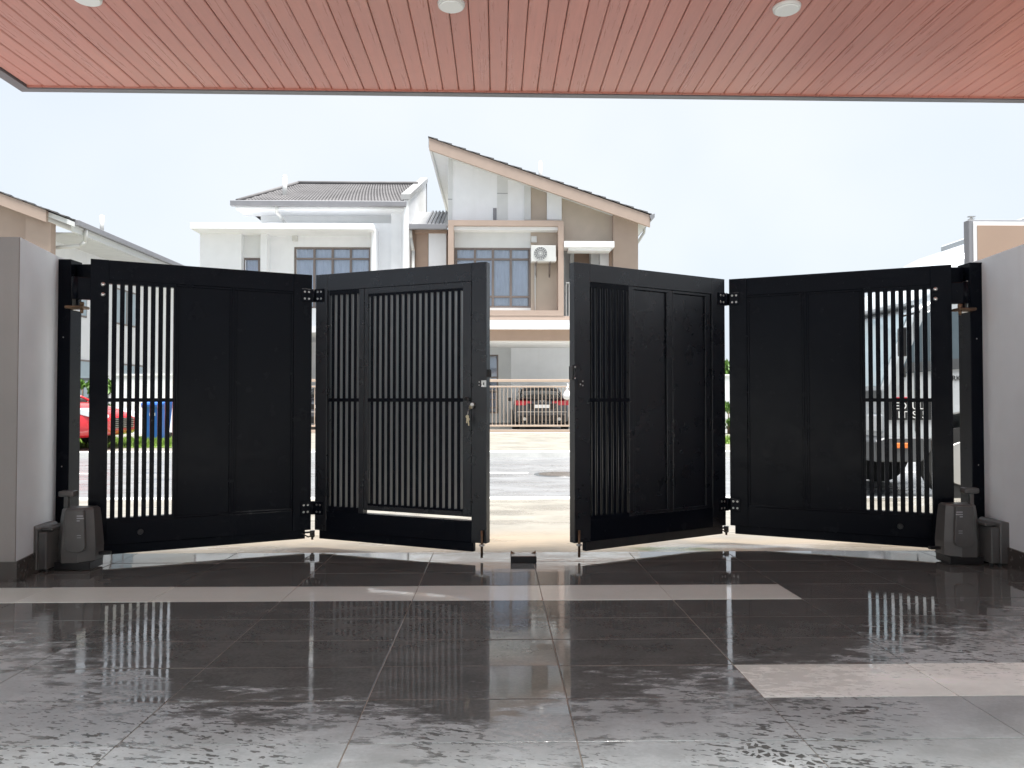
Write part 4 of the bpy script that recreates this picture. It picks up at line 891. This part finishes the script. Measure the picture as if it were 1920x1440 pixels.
# rear-row house glimpsed between the two
RHs = thing('rear_house', 'pale house with grey tiled roof glimpsed in the gap behind the white house', 'house', (-13.4, 46, 0)); H = RHs
m = MB(); m.box(-5.5, 5.5, 0, 8, -0.4, 7.2); m.build('wall', 'offwhite', H)
m = MB(); m.prism([(-0.8, 7.1), (4, 9.0), (8.8, 7.1)], 'x', -6, 6); rr = m.build('roof', 'roof_tile', H)
tile_field(rr, (-6.1, -0.85, 7.12), (6.1, -0.85, 7.12), (6.1, 4, 9.05), (-6.1, 4, 9.05), 14, 40, lift=0.035)
m = MB(); m.box(-6.1, 6.1, -1.0, -0.82, 6.98, 7.14); m.build('gutter', 'gutter', H)
for xx in (-3.6, -1.2, 1.2, 3.4):
    for zz in (1.0, 4.3):
        m = MB(); m.box(xx - 0.7, xx + 0.7, -0.04, 0.01, zz, zz + 1.3); w_ = m.build('window', 'win_frame', H)
        m = MB(); m.box(xx - 0.64, xx - 0.03, -0.05, -0.03, zz + 0.06, zz + 1.24); m.box(xx + 0.03, xx + 0.64, -0.05, -0.03, zz + 0.06, zz + 1.24); m.build('pane', 'car_glass', w_)
# low boundary walls and gates of the opposite plots
def low_wall(x0, x1, z1, lab, Y=21.9):
    t = thing('boundary_wall', lab, 'wall', ((x0 + x1) / 2, Y, -0.1)); hw = (x1 - x0) / 2
    m = MB(); m.box(-hw, hw, 0, 0.15, -0.05, z1 + 0.1); m.build('wall', 'white', t)
    m = MB(); m.box(-hw - 0.02, hw + 0.02, -0.03, 0.18, z1 + 0.1, z1 + 0.16, 0.004); m.build('coping', 'offwhite', t); return t
low_wall(-10.9, -9.0, 1.55, 'white plot wall behind the blue wheelie bin')
low_wall(4.6, 16, 1.55, 'white garden wall with shrubs behind it, right of the tan house')
# side fence seen through the slats: slatted steel gate of the left plots
def steel_gate(name, x0, x1, ztop, zmid, zbot, zbase, Y, lab, pitch, mat='tan_metal', group=None):
    t = thing(name, lab, 'gate', ((x0 + x1) / 2, Y, -0.1), 0, group); hw = (x1 - x0) / 2; z = lambda v: v + 0.1
    for (a, b) in ((ztop - 0.08, ztop), (zmid - 0.045, zmid), (zbot, zbot + 0.05), (zbase, zbase + 0.085)):
        m = MB(); m.box(-hw + 0.04, hw - 0.04, -0.02, 0.02, z(a), z(b), 0.003); m.build('rail', mat, t)
    for s_ in (-1, 1):
        m = MB(); m.box(*sorted((s_ * hw, s_ * (hw - 0.055))), -0.03, 0.03, 0.0, z(ztop), 0.003); m.build('stile', mat, t)
    proto = None; k = -hw + 0.055 + pitch * 0.6
    while k < hw - 0.06:
        if proto is None:
            m = MB(); m.box(-0.009, 0.009, -0.009, 0.009, z(zbot + 0.05), z(zmid - 0.045)); proto = m.build('bar', mat, t); proto.location.x = k
        else: kid(proto, t, (k, 0, 0))
        k += pitch
    return t
YG = 22.0
gz = lambda py: at(1000, py, YG).z
steel_gate('sliding_gate', at(800, 760, YG).x, at(1073, 760, YG).x, gz(711), gz(723.5), gz(800), gz(811), YG, 'cream steel sliding gate with thin upright bars across the tan house porch', 0.1105, group='steel gates across the road')
steel_gate('sliding_gate', at(400, 760, YG).x, at(760, 760, YG).x, gz(711), gz(723.5), gz(800), gz(811), YG, 'cream steel sliding gate in front of the white house porch', 0.1105, group='steel gates across the road')
steel_gate('sliding_gate', -19.0, -11.1, 1.5, 1.3, 0.1, -0.05, YG, 'dark steel gate of the gable-fronted house behind the red car', 0.16, 'truck_grey', 'steel gates across the road')

# ================================================================== plants
def shrub(x, y, z0, rx, ry, h, n, lab, ls=0.07, flowers=0, group=None):
    t = thing('shrub', lab, 'shrub', (x, y, z0), 0, group)
    m = MB()
    for k in range(6):
        a = random.uniform(0, 6.28); m.cyl((0.1 * math.cos(a), 0.1 * math.sin(a), 0), (rx * 0.5 * math.cos(a), ry * 0.5 * math.sin(a), h * random.uniform(.5, .8)), 0.03, 0.012, 6)
    m.build('stem', 'bark', t)
    clumps = [(random.uniform(-rx, rx) * 0.75, random.uniform(-ry, ry) * 0.75, h * random.uniform(0.25, 0.85), random.uniform(0.25, 0.5)) for _ in range(14)]
    for nm, mat, cnt, sz in (('foliage', 'leaf', n, ls), ('flowers', 'petal', flowers, 0.06)):
        if not cnt: continue
        b = bmesh.new()
        for _ in range(cnt):
            cx, cy, cz, cr = random.choice(clumps)
            v = Vector((random.gauss(0, 1), random.gauss(0, 1), random.gauss(0, 1))).normalized() * cr * random.uniform(0.5, 1.0) * max(rx, ry) * 0.9
            c = Vector((cx, cy, cz)) + Vector((v.x, v.y, v.z * 0.8)); c.z = max(c.z, 0.04)
            q = Vector((random.gauss(0, 1), random.gauss(0, 1), random.gauss(0.6, 1))).to_track_quat('Z', 'Y'); s_ = sz * random.uniform(.6, 1.3)
            b.faces.new([b.verts.new(c + q @ Vector(p)) for p in ((-s_ * .35, 0, 0), (0, -s_, 0), (s_ * .35, 0, 0), (0, s_, 0.02))])
        me = bpy.data.meshes.new(nm); b.to_mesh(me); b.free(); me.materials.append(M[mat]); o = bpy.data.objects.new(nm, me); COL.objects.link(o); o.parent = t; o['kind'] = 'stuff'
    return t
sx = at(1365, 660, 23.2).x
shrub(sx, 23.2, -0.1, 1.1, 0.7, 2.35, 5000, 'tall leafy shrub behind the white garden wall', 0.09)
shrub(sx + 2.2, 23.3, -0.1, 1.2, 0.7, 2.1, 4000, 'broad leafy shrub beyond the tall one at the garden wall', 0.09)
shrub(at(1364, 745, 21.3).x, 21.3, -0.08, 0.5, 0.4, 0.95, 1800, 'low bush with orange flowers in front of the white garden wall', 0.07, 60)
shrub(at(159, 700, 20.8).x, 20.8, -0.08, 0.7, 0.5, 1.95, 3500, 'bright green bush beside the dark steel gate', 0.08)

# ================================================================== blue wheelie bins
def bin_(x, y, lab):
    t = thing('wheelie_bin', lab, 'bin', (x, y, -0.08), 0); t.scale = (0.82, 0.86, 0.88)
    m = MB(); rg = lambda z, w, d: [(-w, -d, z), (w, -d, z), (w, d, z), (-w, d, z)]
    m.rings([rg(0.05, 0.22, 0.25), rg(0.85, 0.28, 0.32), rg(0.90, 0.30, 0.35), rg(0.94, 0.30, 0.35)], smooth=False); m.build('body', 'blue_plastic', t)
    m = MB(); m.prism([(-0.36, 0.94), (-0.34, 1.0), (0.0, 1.06), (0.36, 1.02), (0.37, 0.94)], 'x', -0.31, 0.31, 0.01); m.build('lid', 'blue_plastic', t)
    for s_ in (-1, 1): m = MB(); m.cyl((s_ * 0.22, 0.27, 0.1), (s_ * 0.28, 0.27, 0.1), 0.1, 0.1, 16); m.build('wheel', 'rubber', t)
    m = MB(); m.cyl((-0.25, 0.42, 0.96), (0.25, 0.42, 0.96), 0.018, 0.018, 8); m.box(-0.24, -0.20, 0.33, 0.43, 0.93, 0.98); m.box(0.20, 0.24, 0.33, 0.43, 0.93, 0.98); m.build('handle', 'blue_plastic', t)
    m = MB(); m.box(-0.08, 0.08, -0.315, -0.285, 0.66, 0.74); m.build('sticker', 'plate_white', t)
bin_(at(295, 790, 18.3).x, 18.3, 'blue wheelie bin standing on the verge beside the red car')

# ================================================================== cars
def car(name, lab, paint_, loc, rz, group='cars parked across the road', emblem=False, plate='', detail=True):
    """sedan, +x is forward; origin on the ground under its centre"""
    t = thing(name, lab, 'car', loc, rz, group)
    L = 4.65
    st = [(-2.32, .74, .42, .82), (-2.28, .82, .30, .93), (-2.15, .885, .24, 1.00), (-1.7, .915, .21, 1.02), (-1.0, .925, .20, .98), (0, .925, .20, .94), (0.9, .925, .20, .93), (1.5, .91, .21, .87), (2.0, .86, .24, .76), (2.25, .76, .28, .66), (2.33, .60, .36, .56)]
    rg = []
    for x, w, b_, tp in st:
        h_ = tp - b_
        half = [(w * 0.80, b_), (w * 0.97, b_ + 0.06), (w, b_ + h_ * 0.38), (w * 0.995, b_ + h_ * 0.62), (w * 0.95, b_ + h_ * 0.90), (w * 0.86, tp), (w * 0.45, tp + 0.025)]
        rg.append([(x, y, z) for y, z in half] + [(x, -y, z) for y, z in reversed(half)])
    m = MB(); m.rings(rg); m.build('body', paint_, t)
    gh = [(-1.82, .70, .66, .98, 1.00), (-1.45, .76, .64, .98, 1.16), (-0.85, .80, .60, .96, 1.36), (-0.2, .81, .61, .94, 1.41), (0.35, .81, .60, .93, 1.38), (0.85, .79, .62, .92, 1.16), (1.25, .74, .70, .90, .96)]
    rg = []
    for x, wb, wt, zb, z2 in gh:
        half = [(wb, zb - 0.06), (wb * 0.99, zb + (z2 - zb) * 0.2), (wt + 0.03, zb + (z2 - zb) * 0.85), (wt * 0.86, z2), (wt * 0.4, z2 + 0.02)]
        rg.append([(x, y, z) for y, z in half] + [(x, -y, z) for y, z in reversed(half)])
    m = MB(); m.rings(rg); m.build('glasshouse', 'car_glass', t)
    rg = []
    for x, wb, wt, zb, z2 in [(-1.0, 0, .60, 0, 1.335), (-0.75, 0, .61, 0, 1.385), (-0.2, 0, .615, 0, 1.415), (0.3, 0, .61, 0, 1.392), (0.48, 0, .60, 0, 1.345)]:
        half = [(wt + 0.035, z2 - 0.07), (wt * 0.9, z2 + 0.004), (wt * 0.4, z2 + 0.028)]
        rg.append([(x, y, z) for y, z in half] + [(x, -y, z) for y, z in reversed(half)])
    m = MB(); m.rings(rg); m.build('roof', paint_, t)
    for s_ in (-1, 1):  # pillars
        m = MB(); m.path([(-1.86, s_ * .72, 1.0), (-1.45, s_ * .70, 1.15), (-0.9, s_ * .64, 1.33), (-0.2, s_ * .655, 1.375), (0.42, s_ * .64, 1.34), (0.9, s_ * .70, 1.12), (1.28, s_ * .745, .94)], 0.028, 8); m.build('pillar', paint_, t)
        for x in (-1.38, 1.42):
            wh = MB(); wh.cyl((x, s_ * 0.70, 0.32), (x, s_ * 0.935, 0.32), 0.325, 0.325, 28); w_ = wh.build('wheel', 'rubber', t)
            r_ = MB(); r_.cyl((x, s_ * 0.93, 0.32), (x, s_ * 0.942, 0.32), 0.215, 0.20, 24); r_.build('rim', 'alloy', w_)
        m = MB(); m.prism([(-2.345, .80), (-2.335, .93), (-2.24, .975), (-2.05, .96), (-2.07, .84)], 'y', *sorted((s_ * .52, s_ * .875)), 0.008); m.prism([(-2.345, .86), (-2.335, .93), (-2.24, .96), (-2.20, .86)], 'y', *sorted((s_ * .34, s_ * .52)), 0.006); m.build('tail_light', 'red_lens', t)
        m = MB(); m.prism([(2.31, .58), (2.25, .70), (1.92, .80), (1.95, .68)], 'y', *sorted((s_ * .42, s_ * .84)), 0.008); m.build('headlight', 'clear_lens', t)
        m = MB(); m.box(0.72, 0.92, *sorted((s_ * .90, s_ * 1.05)), .93, 1.06, 0.03, seg=2); m.build('mirror', paint_, t)
        m = MB(); m.cyl((-2.36, s_ * 0.56, 0.36), (-2.2, s_ * 0.56, 0.36), 0.055, 0.055, 14); m.build('exhaust', 'alloy', t)
    m = MB(); m.box(-2.35, -2.22, -.76, .76, .27, .47, 0.02); m.build('rear_diffuser', 'plastic_black', t)
    m = MB(); m.box(-2.365, -2.30, -.80, .80, .575, .605, 0.008); m.build('bumper_strip', 'alloy', t)
    m = MB(); m.prism([(-2.30, 1.00), (-2.36, 1.035), (-2.10, 1.04), (-2.0, 1.02)], 'y', -.74, .74); m.build('boot_lip', paint_, t)
    m = MB(); m.box(-2.36, -2.28, -.42, .42, .68, .85, 0.02); rc = m.build('plate_recess', 'plastic_black', t)
    m = MB(); m.box(-2.372, -2.355, -.24, .24, .71, .82, 0.004); pl = m.build('number_plate', 'plate_white', t)
    m = MB(); m.box(2.27, 2.345, -.44, .44, .40, .60, 0.01); gr = m.build('grille', 'plastic_black', t)
    for k in range(5): mm = MB(); mm.box(2.34, 2.355, -.43, .43, .415 + k * .038, .425 + k * .038); mm.build('grille_bar', 'alloy', gr)
    m = MB(); m.cyl((-0.95, 0, 1.36), (-1.02, 0, 1.42), 0.02, 0.006, 8); m.build('antenna', 'plastic_black', t)
    if emblem:
        m = MB()
        for k in range(4):
            cy = -0.075 + k * 0.05
            for i in range(12):
                a0_, a1_ = 2 * math.pi * i / 12, 2 * math.pi * (i + 1) / 12
                m.cyl((-2.35, cy + .033 * math.cos(a0_), .935 + .033 * math.sin(a0_)), (-2.35, cy + .033 * math.cos(a1_), .935 + .033 * math.sin(a1_)), 0.005, 0.005, 5, False)
        m.build('emblem', 'alloy', t)
    return t
cx = at(1016, 760, 24.6).x
car('parked_car', 'graphite sedan seen from behind, parked in the tan house porch', 'grey_paint', (cx, 26.9, -0.10), R(90), emblem=True)
car('parked_car', 'blue-grey sedan parked in the white house porch', 'silver_paint', (at(600, 760, 24.2).x + 0.1, 26.4, -0.10), R(90))
car('parked_car', 'bright red sedan parked on the verge beside the blue bin', 'red_paint', (at(222, 800, 15.0).x - 2.35, 15.2, -0.08), 0)
# plastic bag on the sliding gate
bp_ = at(1063.5, 738, 21.9)
t = thing('plastic_bag', 'white knotted plastic bag hung on the cream sliding gate', 'bag', (bp_.x, 21.9, bp_.z))
m = MB(); m.rings([[(r_ * math.cos(a) * 1.0, r_ * 0.6 * math.sin(a) + 0.0, z) for a in [2 * math.pi * i / 14 + 0.2 * math.sin(5 * i) for i in range(14)]] for (z, r_) in ((-0.16, .05), (-0.14, .105), (-0.04, .12), (0.04, .085), (0.10, .03), (0.14, .02), (0.19, .05))]); m.build('sack', 'bag', t)
m = MB(); m.path([(0.02, 0, 0.17), (0.03, 0.03, 0.26), (0.0, 0.075, 0.29)], 0.008, 6); m.build('handle', 'bag', t)

# ================================================================== truck on the near kerb (right)
TKX, TKY = at(1662, 750, 7.95).x, 7.95
TR = thing('truck', 'white box truck with roof deflector parked at the kerb behind the lavender wall', 'truck', (TKX, TKY, ROAD_Z))
# cab: local x=0 front, +x rearward, y=0 near side, y=2.0 far side
cabp = [(0.10, 0.55), (0.0, 0.62), (0.0, 1.18), (0.16, 1.62), (0.34, 2.02), (0.55, 2.12), (1.62, 2.16), (1.66, 0.50), (1.20, 0.50), (1.14, 0.80), (0.90, 0.93), (0.62, 0.88), (0.44, 0.55)]
m = MB(); m.prism(cabp, 'y', 0.0, 2.0, 0.02); cab = m.build('cab', 'truck_white', TR)
m = MB(); m.prism([(0.20, 1.33), (0.18, 1.40), (0.42, 1.96), (0.48, 2.0), (1.34, 2.0), (1.38, 1.95), (1.38, 1.44), (1.30, 1.42)], 'y', -0.008, 0.01, 0.003); dw = m.build('side_window', 'cab_glass', TR)
m = MB(); m.box(0.48, 0.51, -0.012, 0.0, 1.37, 2.0); m.prism([(0.19, 1.34), (0.20, 1.44), (1.38, 1.54), (1.38, 1.44), (1.30, 1.42)], 'y', -0.014, -0.002); m.build('window_bar', 'truck_grey', dw)
m = MB(); m.prism([(0.012, 1.20), (0.158, 1.60), (0.325, 1.99), (0.335, 1.985), (0.17, 1.595), (0.024, 1.195)], 'y', 0.12, 1.88); ws = m.build('windscreen', 'screen_glass', TR); ws.location.x = -0.022
for k in (0.55, 1.15): m = MB(); m.cyl((-0.02, k, 1.20), (0.08, k + 0.42, 1.50), 0.01, 0.008, 6); m.build('wiper', 'plastic_black', TR)
m = MB(); m.box(-0.03, 0.02, 0.10, 1.90, 1.04, 1.16, 0.01); m.build('nose_band', 'truck_grey', TR)
m = MB(); m.prism([(-0.12, 0.40), (-0.14, 0.62), (-0.02, 0.66), (0.46, 0.66), (0.46, 0.52), (0.36, 0.40)], 'y', -0.03, 2.03, 0.015); bm_ = m.build('bumper', 'truck_grey', TR)
for y_ in (0.08, 1.62): m = MB(); m.box(-0.035, 0.03, y_, y_ + 0.30, 0.70, 0.90, 0.02); m.build('headlight', 'clear_lens', TR)
m = MB(); m.box(0.08, 0.24, -0.042, -0.02, 0.545, 0.60, 0.006); m.build('turn_light', 'amber_lens', TR)
m = MB(); m.box(0.10, 0.22, -0.012, 0.005, 1.02, 1.08, 0.004); m.build('side_reflector', 'red_lens', TR)
# door outline, handle and lettering
m = MB(); m.box(0.30, 0.312, -0.006, 0.002, 0.72, 1.98); m.box(1.42, 1.432, -0.006, 0.002, 0.72, 1.98); m.build('door_seam', 'truck_grey', TR)
m = MB(); m.box(1.20, 1.36, -0.03, 0.0, 1.08, 1.13, 0.01); m.build('door_handle', 'plastic_black', TR)
m = MB(); m.box(0.02, 0.50, -0.012, 0.004, 0.86, 1.055, 0.003); np_ = m.build('number_plate', 'plate_black', TR); np_.location.z = -0.02
text('plate_text', 'ED7UL3', 0.105, 'plate_white', np_, (0.26, -0.013, 1.005), (R(90), 0, 0)); text('plate_text', '1T2S15', 0.105, 'plate_white', np_, (0.26, -0.013, 0.912), (R(90), 0, 0))
text('door_text', 'ARK', 0.075, 'plastic_black', TR, (0.72, -0.003, 1.278), (R(90), 0, 0))
# mirror
m = MB(); m.path([(0.36, 0, 1.98), (0.10, -0.14, 1.92), (0.10, -0.14, 1.42), (0.2, 0, 1.30)], 0.012, 8); mr_ = m.build('mirror_arm', 'plastic_black', TR)
m = MB(); m.box(0.08, 0.13, -0.21, -0.07, 1.50, 1.80, 0.02, seg=2); m.build('mirror', 'plastic_black', mr_)
# roof deflector
m = MB(); rg = []
for k in range(9):
    u = k / 8; x = 0.30 + 1.30 * u; hh = 2.10 + 0.80 * (math.sin(u * math.pi / 2) ** 1.1); w_ = 0.86 - 0.05 * (1 - u)
    rg.append([(x, 1 - w_, 2.08), (x, 1 - w_ * 0.99, 2.08 + (hh - 2.08) * 0.5), (x, 1 - w_ * 0.93, hh - 0.05 * (hh - 2.05)), (x, 1 - w_ * 0.75, hh + 0.01), (x, 1 + w_ * 0.75, hh + 0.01), (x, 1 + w_ * 0.93, hh - 0.05 * (hh - 2.05)), (x, 1 + w_ * 0.99, 2.08 + (hh - 2.08) * 0.5), (x, 1 + w_, 2.08)])
m.rings(rg); m.build('roof_deflector', 'truck_white', TR)
# cargo box
m = MB(); m.box(1.80, 6.4, -0.05, 2.05, 0.75, 3.10, 0.02); bxo = m.build('cargo_box', 'truck_white', TR)
for z_ in (0.75, 3.04): m = MB(); m.box(1.79, 6.41, -0.065, -0.04, z_, z_ + 0.07); m.build('box_rail', 'truck_grey', bxo)
m = MB(); m.box(1.0, 6.3, 0.5, 1.5, 0.45, 0.74); m.build('chassis', 'plastic_black', TR)
for (x, n_) in ((0.83, 1), (4.6, 2)):
    for y_ in (0.0, 1.76):
        m = MB(); m.cyl((x, y_ + 0.02, 0.38), (x, y_ + 0.22, 0.38), 0.38, 0.38, 32); w_ = m.build('wheel', 'rubber', TR)
        m = MB(); yy = y_ + 0.02 if y_ < 1 else y_ + 0.22; sg = -1 if y_ < 1 else 1
        m.cyl((x, yy, 0.38), (x, yy + sg * 0.012, 0.38), 0.235, 0.225, 28); rm_ = m.build('rim', 'alloy', w_)
# aerial-like clip and peach board beyond the wall
pb0 = at(1816, 412, 6.2)
SB = thing('signboard', 'peach signboard with dark frame and white border standing behind the lavender wall', 'signboard', (pb0.x, 6.2, -0.12))
zt2 = pb0.z + 0.12
m = MB(); m.box(0.0, 2.4, 0.0, 0.07, 0.9, zt2, 0.004); m.build('frame', 'gutter', SB)
m = MB(); m.box(0.035, 2.36, -0.006, 0.01, 0.93, zt2 - 0.016, 0.001); m.build('border', 'plate_white', SB)
m = MB(); m.box(0.066, 2.33, -0.010, 0.0, 0.96, zt2 - 0.048, 0.001); m.build('board', 'peach', SB)
for x in (0.08, 2.2): m = MB(); m.box(x, x + 0.05, 0.01, 0.06, 0.0, 0.95); m.build('leg', 'gutter', SB)
m = MB(); m.box(0.05, 0.055, 0.03, 0.06, zt2 - 0.01, zt2 + 0.035); m.box(0.025, 0.08, 0.03, 0.06, zt2 + 0.033, zt2 + 0.04); m.box(0.03, 0.075, 0.03, 0.06, zt2 + 0.012, zt2 + 0.018); m.build('clip', 'steel', SB)
